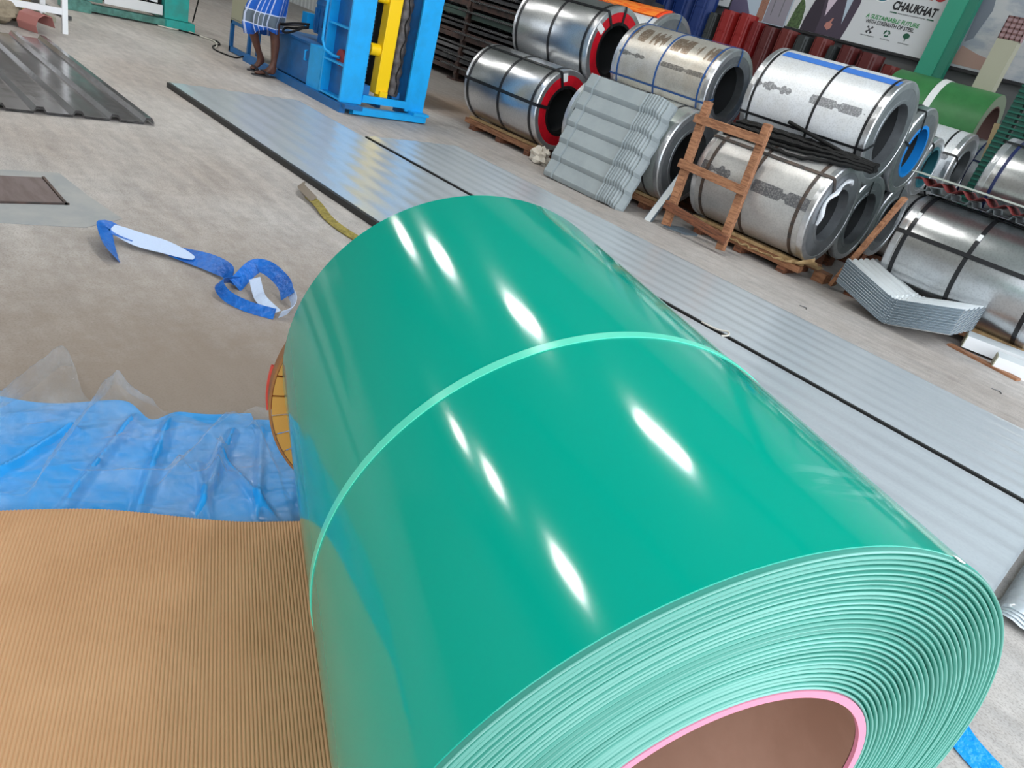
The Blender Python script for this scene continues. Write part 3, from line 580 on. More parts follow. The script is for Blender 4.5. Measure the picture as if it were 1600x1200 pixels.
# ------------------------------------------------------------------ background coils
def coil(x0, x1, y, z, R, wrap, label, end='ring', straps=(.05, .5, .93), sm=BLK, axial=(), am=None, bore=.27, red=False, labels=(), group='galvanised coils', rimw=.05, sw=.028, extra=None, name='steel_coil', seals=()):
    L = x1 - x0; t = thing(name, label, 'steel coil', ((x0 + x1) / 2, y, z), 0, group); h = L / 2
    bo = min(bore, R * .62)
    obj('coil_wrap', MB().lathe([(-h, bo + .01), (-h, R - .012), (-h + .006, R - .003), (-h + .02, R), (h - .02, R), (h - .006, R - .003), (h, R - .012), (h, bo + .01)], 96), wrap, t, 50)
    for s in (-1, 1):
        k = 0
        pr_ = [(s * (h - rimw), R + .0005), (s * (h - rimw), R + .003), (s * (h - .004), R + .003), (s * (h + .006), R - .006), (s * (h + .008), R - .055), (s * (h + .002), R - .06)]
        obj('edge_ring', MB().lathe(pr_, 96), G_END, t, 35)
        obj('end_disc', MB().lathe([(s * (h + .001), R - .05), (s * (h + .005), R - .05), (s * (h + .005), bo + .03), (s * (h + .001), bo + .03)], 96), (RED_RING if red else G_ENDDARK), t, 35)
        obj('inner_ring', MB().lathe([(s * (h + .001), bo + .034), (s * (h + .009), bo + .03), (s * (h + .009), bo), (s * (h - .08), bo - .002), (s * (h - .08), bo + .002)], 72), (BLACK if red else (extra or G_ENDDARK)), t, 35)
    obj('bore', MB().lathe([(-h, bo + .004), (h, bo + .004), (h, bo), (-h, bo)], 72), BORE, t, 50)
    for f in straps:
        xx = -h + L * f
        obj('strap', MB().lathe([(xx - sw / 2, R + .001), (xx - sw / 2, R + .0055), (xx + sw / 2, R + .0055), (xx + sw / 2, R + .001)], 96), sm, t, 30)
    for a in axial:
        a = math.radians(a); nrm = Vector((0, -math.sin(a), math.cos(a)))
        P = [Vector((-h - .012, 0, 0)) + nrm * bo, Vector((-h - .014, 0, 0)) + nrm * (R - .03), Vector((-h - .004, 0, 0)) + nrm * (R + .004), Vector((-h + .03, 0, 0)) + nrm * (R + .0065), Vector((0, 0, 0)) + nrm * (R + .0065),
             Vector((h - .03, 0, 0)) + nrm * (R + .0065), Vector((h + .004, 0, 0)) + nrm * (R + .004), Vector((h + .014, 0, 0)) + nrm * (R - .03), Vector((h + .012, 0, 0)) + nrm * bo, Vector((h - .05, 0, 0)) + nrm * (bo - .01)]
        Uu = [Vector((-1, 0, 0))] * 2 + [nrm - Vector((1, 0, 0))] + [nrm] * 3 + [nrm + Vector((1, 0, 0)), Vector((1, 0, 0)), Vector((1, 0, 0)), -nrm]
        obj('axial_strap', MB().ribbon(P, Uu, sw, .003), am or sm, t, 30)
    for (a, f, ww, hh) in labels:      # paper labels on the end face: angle, radial fraction
        a = math.radians(a); nrm = Vector((0, -math.sin(a), math.cos(a))); c = Vector((h + .007, 0, 0)) + nrm * (bo + (R - bo) * f); side = Vector((1, 0, 0)).cross(nrm)
        vs = [c + side * (ww / 2 * i) + nrm * (hh / 2 * j) + Vector((dx, 0, 0)) for dx in (0, .0015) for i, j in ((-1, -1), (1, -1), (1, 1), (-1, 1))]
        obj('paper_label', MB().add(vs, [(0, 3, 2, 1), (4, 5, 6, 7), (0, 1, 5, 4), (1, 2, 6, 5), (2, 3, 7, 6), (3, 0, 4, 7)]), WHITE, t)
    for (a, f) in seals:               # bright seals on the straps
        aa = math.radians(a); nrm = Vector((0, -math.sin(aa), math.cos(aa))); xx = -h + L * f
        obj('strap_seal', MB().box(xx - .016, xx + .016, -.03, .03, R + .005, R + .009).move(Matrix.Rotation(aa, 4, 'X')), WHITE, t)
    return t
A_ = coil(-7.12, -5.85, 6.58, .567, .447, G_CLEAN, 'galvanised coil with a red end ring on a wooden pallet, nearest the dark storage rack', red=True, sw=.036, axial=(27, 88), labels=((18, .62, .07, .09),), bore=.25)
B_ = coil(-7.06, -5.81, 7.1, 1.315, .46, G_CLEAN, 'galvanised coil with a red end ring resting on top of the lower red-ringed coil', red=True, sw=.034, axial=(38, 2), labels=((62, .6, .075, .12),), bore=.27, seals=())
D_ = coil(-5.40, -4.15, 7.02, 1.27, .40, G_DIRT, 'rust-spotted coil with blue straps in the upper tier', sm=BLUSTR, axial=(112, 4), straps=(.07, .48, .93), sw=.018, bore=.26)
E_ = coil(-3.75, -2.5, 7.1, 1.335, .45, G_WHITE, 'white-grey coil with a blue stripe along its top and black straps, upper tier', straps=(.06, .56, .95), axial=(112,), sw=.022, bore=.27)
st = MB(); aa = math.radians(6)
for k in range(5): pass
obj('blue_stripe', MB().lathe([(-.52, .4515), (-.52, .4535), (.60, .4535), (.60, .4515)], 6, True, math.radians(22), math.radians(34)), flat('blue_paint_stripe', (62, 120, 205)), E_, 40)
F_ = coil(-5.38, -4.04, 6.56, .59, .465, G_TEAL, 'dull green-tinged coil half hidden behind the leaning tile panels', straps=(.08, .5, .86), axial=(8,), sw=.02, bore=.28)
G_ = coil(-3.71, -2.49, 6.655, .585, .444, G_GREY, 'weathered grey coil behind the wooden ladder, lower tier on cardboard', sm=BRN, straps=(.10, .47, .90), axial=(45,), sw=.032, bore=.24)
nrm = Matrix.Rotation(math.radians(14), 4, 'X')
obj('paper_label', MB().box(.30, .41, -.05, .05, .4445, .446).move(nrm), WHITE, G_)
# crumpled plastic wrap on the end of G
cr = MB(); pts = []
for k in range(14):
    a = math.radians(-10 + k * 9); r = .30 + .02 * math.sin(k * .9); pts.append((.634 + .006 * math.sin(k * 1.3), -r * math.sin(a), r * math.cos(a)))
obj('torn_wrap', MB().tube(pts, [.018 + .006 * math.sin(k * 1.3) for k in range(14)], 8), mat('torn_clear_wrap', (.75, .77, .8, 1), .3, .2, bump=(30, 1)), G_, 30)
G2 = coil(-3.79, -2.54, 7.5, .545, .42, G_GREY, 'grey coil directly behind the weathered grey coil, lower tier second row', bore=.28, axial=(20,), straps=(.06, .5, .95), sw=.02)
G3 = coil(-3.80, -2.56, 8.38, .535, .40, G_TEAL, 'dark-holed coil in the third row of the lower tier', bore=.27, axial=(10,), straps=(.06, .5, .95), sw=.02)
E2 = coil(-3.75, -2.52, 7.98, 1.25, .41, G_CLEAN, 'silver coil with a bright blue sleeve in its hole, behind the white-grey coil', bore=.22, axial=(30, 80), straps=(.1, .5, .9), sw=.022, extra=flat('blue_sleeve', (24, 132, 214), .35))
E3 = coil(-3.2, -2.53, 8.66, 1.135, .30, G_CLEAN, 'smaller silver coil with a teal bore between two larger ones, upper tier', bore=.19, axial=(40,), straps=(.1, .9), sw=.02, extra=flat('teal_sleeve', (40, 95, 105), .4))
E4 = coil(-3.5, -2.41, 9.30, 1.20, .37, G_WHITE, 'pale coil with a crumpled steel end, upper tier near the far green coil', bore=.2, axial=(72,), straps=(.2, .86), sw=.02)
G4 = coil(-3.7, -2.45, 9.22, .44, .385, G_GREY, 'grey coil low in the fourth row, almost hidden', bore=.24, straps=(.1, .9))
E5 = coil(-2.9, -2.28, 9.95, 1.20, .36, G_CLEAN, 'narrow silver coil with a navy hole beside the torn cardboard', bore=.27, axial=(70,), straps=(.3, .8), sw=.02, sm=NAVY, extra=NAVY)
G5 = coil(-3.7, -2.5, 10.1, .42, .40, G_GREY, 'grey coil at floor level in the last row beneath the far green coil', bore=.24, straps=(.1, .9))
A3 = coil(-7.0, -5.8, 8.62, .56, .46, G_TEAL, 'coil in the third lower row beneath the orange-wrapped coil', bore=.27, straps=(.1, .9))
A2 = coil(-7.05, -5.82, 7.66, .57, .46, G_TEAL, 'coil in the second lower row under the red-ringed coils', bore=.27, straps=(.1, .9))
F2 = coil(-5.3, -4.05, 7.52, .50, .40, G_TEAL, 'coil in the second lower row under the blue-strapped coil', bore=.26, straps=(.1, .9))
K_ = coil(-7.1, -5.84, 8.15, 1.40, .50, G_WHITE, 'coil wrapped in orange and clear film behind the upper red-ringed coil', bore=.2, straps=(.2, .9), sm=BLUSTR, sw=.02, axial=(-5,))
obj('orange_film', MB().lathe([(-.62, .505), (-.62, .512), (.50, .518), (.53, .51), (.50, .505)], 20, True, math.radians(-15), math.radians(40)), ORNG, K_, 60)
obj('film_tail', MB().lathe([(.50, .512), (.56, .52), (.57, .50), (.52, .49)], 6, True, math.radians(8), math.radians(40)), flat('red_orange_film', (235, 70, 25), .3), K_, 60)
I_ = coil(-1.94, -.70, 7.12, .555, .435, G_CLEAN, 'bright coil on a timber skid with black straps and roofing offcuts on top', straps=(.07, .47, .93), axial=(12, 74), sw=.035, bore=.27, seals=((52, .07), (52, .47)))
J_ = coil(-1.69, -.45, 7.62, 1.225, .37, G_CLEAN, 'satin coil in the upper tier at the right edge, above the timber skid coil', straps=(.09, .5, .9), axial=(30,), sm=NAVY, am=BLK, sw=.025, bore=.24)
I2 = coil(-1.9, -.66, 7.99, .50, .40, G_GREY, 'grey coil behind the bright timber skid coil, lower tier', bore=.25, straps=(.1, .9))
# far green coil with a white band
GG = thing('steel_coil', 'matt mid-green coil with a loose white paper band beneath the posters', 'steel coil', (-3.12, 10.02, 1.63), 0)
GR = .43
obj('coil_wrap', MB().lathe([(-.6, .30), (-.6, GR), (.6, GR), (.6, .30)], 128), GREEN2, GG, 40)
obj('core', MB().lathe([(-.6, .30), (.605, .30), (.605, .285), (-.6, .285)], 96), flat('dark_fibre_core', (88, 62, 58)), GG, 40)
obj('end_face', MB().lathe([(.601, GR - .004), (.604, GR - .004), (.604, .302), (.601, .302)], 96), flat('dull_green_edge', (110, 120, 100)), GG, 40)
obj('paper_band', MB().lathe([(-.06, GR + .002), (-.06, GR + .012), (.02, GR + .006), (.02, GR + .002)], 96), WHITE, GG, 40)
GG.location = (-3.20, 10.25, 1.63)
# ------------------------------------------------------------------ pallets, timbers, cardboard under the coils
def skid(x0, x1, y, label, w=.42, top=.115, m=WOOD, block=WOOD_D, board=True, rise=.0, dx=()):
    t = thing('wooden_skid', label, 'pallet', ((x0 + x1) / 2, y, 0), 0, 'timber skids under the coils'); h = (x1 - x0) / 2
    for s in (-1, 1): obj('runner', MB().beam((-h, s * w * .5, .085), (h, s * w * .5, .085), .08, .06), m, t, bevel=.004)
    for f in (-.75, 0, .75): obj('cross_block', MB().beam((h * f, -w * .62, .028), (h * f, w * .62, .028), .09, .055), block, t, bevel=.004)
    if board:
        obj('packing_board', MB().beam((-h * .98, -w * .42, .128), (h * .98, -w * .42, .128), .05, .03), CARDT, t)
    return t
skid(-7.16, -5.80, 6.58, 'reddish timber skid under the front red-ringed coil', w=.46)
skid(-5.2, -4.1, 6.56, 'timber skid under the green-tinged coil behind the tile panels', w=.34)
skid(-3.7, -2.45, 6.655, 'timber skid under the weathered grey coil, topped with torn cardboard', w=.42)
skid(-1.95, -.62, 7.12, 'orange-brown timber skid under the bright coil at right', w=.40)
# second-row blocks
for (x, y, n, z) in ((-6.4, 7.62, 'under the second-row coil behind the red rings', .10), (-4.7, 7.52, 'under the second-row coil with blue-strapped one above', .10), (-3.2, 7.5, 'under the second-row grey coil', .125), (-3.2, 8.38, 'under the third-row coil', .135), (-3.1, 9.22, 'under the fourth-row coil', .055), (-3.1, 10.1, 'under the last-row coil', .02), (-1.3, 7.99, 'behind the right timber skid', .10)):
    t = thing('timber_bearer', 'flat timber bearer ' + n, 'timber', (x, y, 0), 0, 'timber bearers under the rear coils')
    obj('plank', MB().box(-.55, .55, -.22, -.08, 0, z + .02), WOOD_D, t); obj('plank', MB().box(-.55, .55, .08, .22, 0, z + .02), WOOD_D, t)
# cardboard sheet under G (curled) with torn edges
pf = [(-.30, .10), (-.27, .085), (-.20, .10), (-.12, .128), (0, .137)]
cbm = MB(); rows = 40
vs = []; fs = []
for i in range(rows + 1):
    x = -3.62 + 1.28 * i / rows
    for j, (dy, z) in enumerate(pf):
        e = (.03 * math.sin(i * 1.7) + .02 * math.sin(i * 4.1)) if j == 0 else 0
        vs.append((x, 6.655 + dy + e * .6, z + e * .3 + (.03 * (i / rows) ** 8 * (5 - j) if j < 3 else 0)))
for i in range(rows):
    for j in range(len(pf) - 1):
        q = i * len(pf) + j; fs.append((q, q + 1, q + len(pf) + 1, q + len(pf)))
o = obj('cardboard_sheet', MB().add(vs, fs), CARDT, None, 50); o.modifiers.new('s', 'SOLIDIFY').thickness = .006
tag(o, 'torn tan cardboard sheet under the weathered grey coil', 'cardboard')
cbm = MB().box(-.03, .03, -.10, .34, .05, .42)
o = obj('cardboard_sheet', MB().prism([(-2.26, 0), (-2.12, 0), (-2.12, 1.15), (-2.20, 1.74), (-2.34, 1.73), (-2.24, 1.1)], 9.40, 9.41, 'y'), BEIGEB); tag(o, 'bent beige board standing by the narrow silver coil', 'cardboard')
# paper wad by coil A
def blob(name, c, r, sq, m, seed, n=14, rough=.25):
    random.seed(seed); mb = MB(); vs = []; fs = []; ph = [random.uniform(0, 6) for _ in range(8)]
    for i in range(n + 1):
        th = PI * i / n
        for k in range(2 * n):
            a = PI * k / n; d = 1 + rough * (math.sin(3 * a + ph[0] + 2 * th) * .4 + math.sin(5 * a - 3 * th + ph[1]) * .35 + math.sin(7 * th + ph[2] + a) * .3)
            z = math.cos(th) * sq[2] * d
            vs.append((r * sq[0] * d * math.sin(th) * math.cos(a), r * sq[1] * d * math.sin(th) * math.sin(a), max(r * z, -r * sq[2] * .8)))
    for i in range(n):
        for k in range(2 * n):
            fs.append((i * 2 * n + k, i * 2 * n + (k + 1) % (2 * n), (i + 1) * 2 * n + (k + 1) % (2 * n), (i + 1) * 2 * n + k))
    return obj(name, MB().add(vs, fs), m, None, 25, loc=(c[0], c[1], c[2] + r * sq[2] * .8))
tag(blob('crumpled_paper', (-5.64, 6.20, 0), .10, (1.3, .8, .9), flat('cream_paper', (205, 196, 182)), 3, rough=.6), 'crumpled cream paper beside the red-ringed coil skid', 'paper')

# ---- leaning tile-profile panels
def tile_panel():
    """local: u across (X), v up the slope; stepped courses"""
    nu = 150; Wd = 1.02; Ht = 1.10; courses = 6; vs = []; fs = []; rows = []
    ch = Ht / courses
    for c in range(courses):
        for f, z in ((0.0, .0), (.03, .007), (.22, .023), (.25, .025), (.6, .013), (.985, .0)): rows.append((c * ch + f * ch, z))
    rows.append((Ht, .0))
    for v, z in rows:
        for i in range(nu + 1):
            u = Wd * i / nu; e = 0
            if u > .74: e = .010 * math.sin((u - .74) / .032 * 2 * PI) + .014
            if u < .11: e = .014
            elif u < .125: e = -.006
            s = .035 * max(0, (u - .86) / .16) ** 2
            vs.append((u, v - .04 * max(0, (u - .72)) + .018 * math.sin(max(0, u - .74) / .28 * PI) - (.05 if u > .97 else 0) * ((v / ch) % 1), z + e - s))
    for r in range(len(rows) - 1):
        for i in range(nu):
            q = r * (nu + 1) + i; fs.append((q, q + 1, q + nu + 2, q + nu + 1))
    return MB().add(vs, fs)
tpn = None
p0 = Vector((-5.16, 5.80, .01)); up = Vector((0.02, .26, 1.0)).normalized(); u_ = Vector((1, 0.03, 0)).normalized(); nn = u_.cross(up).normalized() 
for k in range(10):
    if tpn is None:
        tpn = obj('tile_profile_sheet', tile_panel(), TILE, None, 28); tpn.modifiers.new('s', 'SOLIDIFY').thickness = .0012; o = tpn
    else: o = tpn.copy(); COL.objects.link(o)
    off = p0 - nn * (.007 * (9 - k)) + u_ * (.004 * (9 - k))
    o.matrix_world = Matrix(((u_.x, up.x, nn.x, off.x), (u_.y, up.y, nn.y, off.y), (u_.z, up.z, nn.z, off.z), (0, 0, 0, 1)))
    tag(o, 'front grey tile-profile roofing sheet leaning against the green-tinged coil' if k == 9 else 'leaning grey tile-profile sheet, %s one counted from the green-tinged coil side' % ['first', 'second', 'third', 'fourth', 'fifth', 'sixth', 'seventh', 'eighth', 'ninth'][k], 'roofing sheet', 'leaning tile sheets')

# ---- ladder
t = thing('wooden_ladder', 'short crude wooden ladder leaning against the weathered grey coil', 'ladder', (-3.35, 6.0, 0))
B = Vector((-3.35, 6.0, 0))
a0 = Vector((-3.66, 5.99, .035)); a1 = Vector((-3.83, 6.22, 1.16)); b0 = Vector((-3.05, 6.02, .035)); b1 = Vector((-3.19, 6.24, 1.14))
for s, e in ((a0, a1), (b0, b1)): obj('rail', MB().beam(s - B, e - B, .075, .06, (0, -1, 0)), WOOD, t, bevel=.003)
for f, g_, m_ in ((.16, .10, WOOD_D), (.50, .49, WOOD), (.86, .88, WOOD)):
    s = a0.lerp(a1, f) - B; e = b0.lerp(b1, g_) - B; d = (e - s).normalized(); off = Vector((0, -.055, .0))
    obj('rung', MB().beam(s + off - d * .05, e + off + d * .05, .04, .075, (0, 0, 1)), m_, t, bevel=.003)
# steel channel leaning
t = thing('steel_channel', 'pale grey folded steel channel leaning beside the wooden ladder', 'steel channel', (-3.87, 5.98, 0))
ch = MB(); c0 = Vector((0, 0, .0)); c1 = Vector((0.0, .30, .46))
ch.beam(c0, c1, .075, .004, (0, -1, .6)); obj('web', ch, TILEW, t)
obj('flange', MB().beam(Vector((.037, .012, -.0)), c1 + Vector((.037, .012, 0)), .004, .03, (0, -1, .6)), TILES, t)
obj('flange', MB().beam(Vector((-.037, .012, -.0)), c1 + Vector((-.037, .012, 0)), .004, .03, (0, -1, .6)), TILES, t)
o = obj('sheet_offcut', MB().prism([(-3.72, 6.05), (-3.50, 6.12), (-3.47, 6.3), (-3.66, 6.3)], .0, .02, 'z'), TILES); tag(o, 'grey folded sheet offcut on the floor behind the ladder foot', 'offcut')
# plank leaning + block
o = obj('wooden_plank', MB().beam((-2.22, 6.68, .03), (-1.98, 6.62, .93), .035, .09, (0, -1, 0)), WOOD, None, bevel=.003)
o.data.transform(Matrix.Identity(4)); tag(o, 'slanting wooden plank between the weathered coil and the bright skid coil', 'plank')
o = obj('wooden_block', MB().box(-2.10, -1.98, 6.70, 6.90, 0, .10), WOOD_D); tag(o, 'small wooden block at the foot of the slanting plank', 'wood block')
o = obj('wooden_block', MB().box(-2.42, -2.30, 6.68, 6.84, 0, .09), WOOD); tag(o, 'wooden block under the crumpled end of the weathered coil', 'wood block')

# ---- black foam filler strips on top of G
random.seed(11)
for k in range(13):
    pts = []; y0 = 6.38 + .032 * k; zt = lambda y: .585 + math.sqrt(max(.0001, .444 ** 2 - (y - 6.655) ** 2)) + .014
    for i in range(26):
        f = i / 25; x = -3.66 + 1.36 * f; pinch = 1 - .75 * max(0, (f - .55) / .45) ** 1.3
        y = 6.60 + (y0 - 6.60) * pinch + .01 * math.sin(f * 9 + k); z = zt(y) + (.022 * (k % 3)) + .004 * math.sin(i * 2.4 + k) + .02 * math.sin(f * 3)
        pts.append((x, y, z))
    o = obj('foam_strip', MB().tube(pts, [.017 + .003 * (i % 2) for i in range(26)], 6), BLACK, None, 50)
    tag(o, 'black ridged foam strip lying in the bundle on top of the weathered coil', 'foam strip', 'black strips on the weathered coil')
o = obj('black_pipe', MB().tube([(-3.20, 6.60, 1.20), (-2.80, 6.62, 1.13), (-2.32, 6.60, 1.055)], .017, 10), BLACK, None, 50)
tag(o, 'black plastic pipe lying over the strip bundle against the white-grey coil', 'pipe')

# ---- roofing offcuts on the bright coil
def wavy(x0, x1, y0, y1, z, amp, pitch, m, label, kind='wave', rx=0.0):
    pf = []; x = x0; n = 0
    if kind == 'wave':
        while x <= x1: pf.append((x, amp * math.sin((x - x0) / pitch * 2 * PI))); x += pitch / 10
    else:
        while x <= x1: pf += [(x, 0), (x + pitch * .35, 0), (x + pitch * .45, amp), (x + pitch * .6, amp), (x + pitch * .7, 0)]; x += pitch
    mb = MB(); k = len(pf); vs = []; fs = []
    for y in (y0, y1):
        for t_ in (0, -.0025):
            for u, v in pf: vs.append((u, y, z + v + t_ + (y - y0) * rx))
    for q in range(k - 1):
        fs += [(q, q + 1, 2 * k + q + 1, 2 * k + q), (k + q + 1, k + q, 3 * k + q, 3 * k + q + 1), (q, k + q, k + q + 1, q + 1), (2 * k + q, 2 * k + q + 1, 3 * k + q + 1, 3 * k + q)]
    o = obj('roofing_offcut', MB().add(vs, fs), m, None, 40); tag(o, label, 'roofing offcut', None); return o
wavy(-2.02, -.5, 6.93, 7.25, 1.012, .035, .17, TILE, 'grey ribbed roofing offcut resting on the bright skid coil', 'trap', .0)
wavy(-2.05, -.5, 6.82, 7.2, 1.085, .024, .17, flat('dark_red_sheet', (110, 34, 32), .7), 'dark red wavy roofing offcut between grey sheet and long board', 'wave', .0)
o = obj('long_board', MB().box(-2.12, -.4, 6.90, 7.14, 1.128, 1.136), flat('pale_green_board', (172, 178, 168), .5), None, bevel=.003); tag(o, 'long pale grey-green strip of sheet lying on the red wavy offcut', 'strip')
# ---- ridge-cap stack on the floor
def ridge():
    Wn = .60; seg = 30; vs = []; fs = []; ang = math.radians(16)
    pts = [(-.50, 0), (-.05, 0), (-.035, 1.9), (-.02, 0), (-.005, 1.9), (.01, 0), (.025, 1.9), (.04, 0), (.50, 0)]
    for s, w in pts:
        for i in range(seg + 1):
            y = Wn * i / seg; c = y % .12; h = .016 if c < .05 else 0.0
            lift = abs(s) * math.tan(ang) if s < 0 else s * math.tan(math.radians(16))
            vs.append((s * math.cos(ang), y, lift + h + .004 * w))
    for r in range(len(pts) - 1):
        for i in range(seg):
            q = r * (seg + 1) + i; fs.append((q, q + 1, q + seg + 2, q + seg + 1))
    return MB().add(vs, fs)
rg = None
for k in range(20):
    if rg is None: rg = obj('ridge_sheet', ridge(), TILEW, None, 25); rg.data.materials.append(TILES); q_ = rg.modifiers.new('s', 'SOLIDIFY'); q_.thickness = .0085; q_.material_offset_rim = 1; o = rg  # darker rim colour paints in the shaded gaps between sheet edges
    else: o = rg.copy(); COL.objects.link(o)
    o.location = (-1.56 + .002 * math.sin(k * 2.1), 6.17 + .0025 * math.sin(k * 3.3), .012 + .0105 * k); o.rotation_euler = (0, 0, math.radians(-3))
    tag(o, 'pale grey bent ridge sheet, topmost of the shallow V-shaped stack' if k == 19 else 'bent ridge sheet within the shallow V-shaped stack before the bright coil', 'ridge sheet', 'bent ridge sheets')
# ---- white trims and boxes at the right
def trim(x, y, rz, label, z=0.0, l=.5, m=TILEW):
    t = thing('metal_trim', label, 'metal trim', (x, y, z), rz, 'folded white trims')
    pf = [(0, 0), (0, .10), (.09, .13), (.10, .125), (.012, .092), (.012, 0)]
    obj('face', MB().prism([(0, 0), (.008, 0), (.008, .10), (0, .10)], 0, l, 'x'), WPAINT, t)
    obj('top_return', MB().prism([(0, .10), (.008, .095), (.11, .115), (.11, .122)], 0, l, 'x'), m, t)
    obj('end_fold', MB().prism([(0, 0), (.10, .02), (.10, .11), (0, .10)], -.008, 0, 'x'), BEIGE, t)
trim(-1.04, 6.66, math.radians(18), 'white folded metal trim on a wood scrap near the bright coil skid', .02, .5)
trim(-.76, 6.50, math.radians(18), 'second white folded trim, nearer the frame edge', .0, .6)
o = obj('maroon_sheet', MB().box(-1.02, -.35, 6.80, 6.86, 0.0, .10), TMAR2); tag(o, 'low dark red folded sheet behind the white trims', 'folded sheet')
o = obj('wood_scrap', MB().box(-.02, .55, -.04, .04, 0, .018), WOOD, None, loc=(-1.10, 6.60, 0), rot=(0, 0, math.radians(-12))); tag(o, 'thin wood scrap under the first white trim', 'wood')
o = obj('carton', MB().box(-.60, .1, 6.90, 7.0, .0, .40), flat('white_carton', (235, 230, 222))); tag(o, 'plain white carton at the right edge beside the bright coil skid', 'carton')

# ------------------------------------------------------------------ tile bundles standing at the wall
def bundle(x0, x1, top, m, label, y=10.5):
    t = thing('tile_sheet_bundle', label, 'sheet bundle', ((x0 + x1) / 2, y, 0), 0, 'coloured tile sheets standing at the wall'); w = x1 - x0
    sec = [(-.5, .10), (-.44, -.03), (-.24, -.085), (.16, -.085), (.34, -.05), (.5, .02), (.5, .10)]
    vs = []; fs = []; zs = []; z = top
    while z > .25:
        zs += [(z, 1.0), (z - .02, 1.0), (z - .28, 1.0), (z - .285, .955), (z - .30, .955), (z - .305, 1.0)]; z -= .305
    zs.append((0, 1.0)); k = len(sec)
    for z, s in zs:
        for u, v in sec: vs.append((u * w, v * s, z))
    for r in range(len(zs) - 1):
        for i in range(k): fs.append((r * k + i, r * k + (i + 1) % k, (r + 1) * k + (i + 1) % k, (r + 1) * k + i))
    fs += [tuple(range(k)), tuple(range((len(zs) - 1) * k, len(zs) * k))]
    obj('sheet_pack', MB().add(vs, fs), m, t)
    rb = MB()
    for f in (-.30, .02, .26): rb.beam((f * w, -.083 if f < .1 else -.075, .1), (f * w, -.083 if f < .1 else -.075, top - .04), w * .05, .008, (0, -1, 0))
    obj('pressed_groove', rb, m, t)
    return t
for x0, x1, top, m_, lb in (
    (-8.05, -7.72, 2.62, TBLUE, 'dark blue tile sheets, first bundle by the orange-wrapped coil'),
    (-7.70, -7.34, 2.60, TBLUE, 'dark blue tile sheets, middle blue bundle'), (-7.32, -6.98, 2.50, TBLUE, 'dark blue tile sheets beside the charcoal pack'),
    (-6.97, -6.80, 2.18, TGREY, 'narrow charcoal tile sheets between blue and red packs'), (-6.78, -6.50, 2.26, TRED, 'bright red tile sheets, first red pack beside the charcoal one'),
    (-6.47, -6.22, 2.27, TRED, 'bright red tile sheets, second red pack'), (-6.22, -6.03, 2.20, TRED2, 'crimson tile sheets overlapping the second red pack'),
    (-6.02, -5.78, 2.18, TMAR, 'maroon tile sheets, first maroon pack after the reds'), (-5.76, -5.50, 2.20, TMAR2, 'brown-red tile sheets under the poster trees'),
    (-5.48, -5.24, 2.17, TGREY, 'charcoal tile sheets under the suited figure on the poster'), (-5.22, -4.97, 2.20, TMAR2, 'brown-red tile sheets beside the charcoal pack under the poster'),
    (-4.96, -4.82, 2.14, TGREY, 'narrow charcoal tile sheets behind the white-grey coil'), (-4.81, -4.56, 2.18, TMAR, 'maroon tile sheets below the poster tool icon'),
    (-4.53, -4.22, 2.16, TMAR, 'maroon tile sheets below the poster recycling icon'), (-4.17, -3.95, 2.08, TMAR2, 'short brown-red tile sheets next to the green column')):
    bundle(x0, x1, top, m_, lb)

# ------------------------------------------------------------------ posters, columns
def rect(p, nm, x0, x1, z0, z1, y, m): return obj(nm, MB().box(x0, x1, y, y + .004, z0, z1), m, p)
def poly(p, nm, pts, y, m, t=.003): return obj(nm, MB().prism(pts, y, y + t, 'y'), m, p)
def text(p, s, x, z, h, y, m, w=None, bold=0.0, shear=0.0, name='lettering'):
    cu = bpy.data.curves.new(name, 'FONT'); cu.body = s; cu.size = h / .70; cu.extrude = .001; cu.offset = bold; cu.shear = shear
    o = bpy.data.objects.new(name, cu); COL.objects.link(o); cu.materials.append(m); o.parent = p
    o.rotation_euler = (PI / 2, 0, 0); o.location = (x, y, z)
    bpy.context.view_layer.update(); dx = o.dimensions.x
    me = bpy.data.meshes.new_from_object(o); bpy.data.objects.remove(o); o = bpy.data.objects.new(name, me); COL.objects.link(o); o.parent = p
    if not me.materials: me.materials.append(m)
    o.rotation_euler = (PI / 2, 0, 0); o.location = (x, y, z)
    if w: o.scale = (w / max(dx, 1e-4), 1, 1)
    return o
INK = flat('black_ink', (22, 20, 24)); GINK = flat('green_ink', (40, 140, 70)); DGI = flat('dark_green_ink', (20, 85, 60)); TEI = flat('teal_ink', (42, 120, 135)); RINK = flat('red_ink', (178, 42, 48)); GRI = flat('grey_ink', (95, 95, 98))
SUIT = flat('plum_suit_print', (66, 54, 70)); SUITD = flat('dark_plum_print', (44, 34, 48)); SHP = flat('pink_shirt_print', (205, 188, 200)); SKP = flat('skin_print', (180, 120, 108)); LBL = flat('pale_blue_print', (178, 192, 205))
LEAF = mat('foliage_print', srgb(78, 102, 58), .6, noise=(30, srgb(44, 62, 34), 1, (1, 1, 1))); BRK = mat('brick_print', srgb(165, 118, 98), .6, noise=(40, srgb(130, 88, 72), 1, (1, 1, 6))); GREYP = flat('lilac_grey_print', (142, 136, 146)); PURP = flat('slate_purple_print', (92, 84, 112))
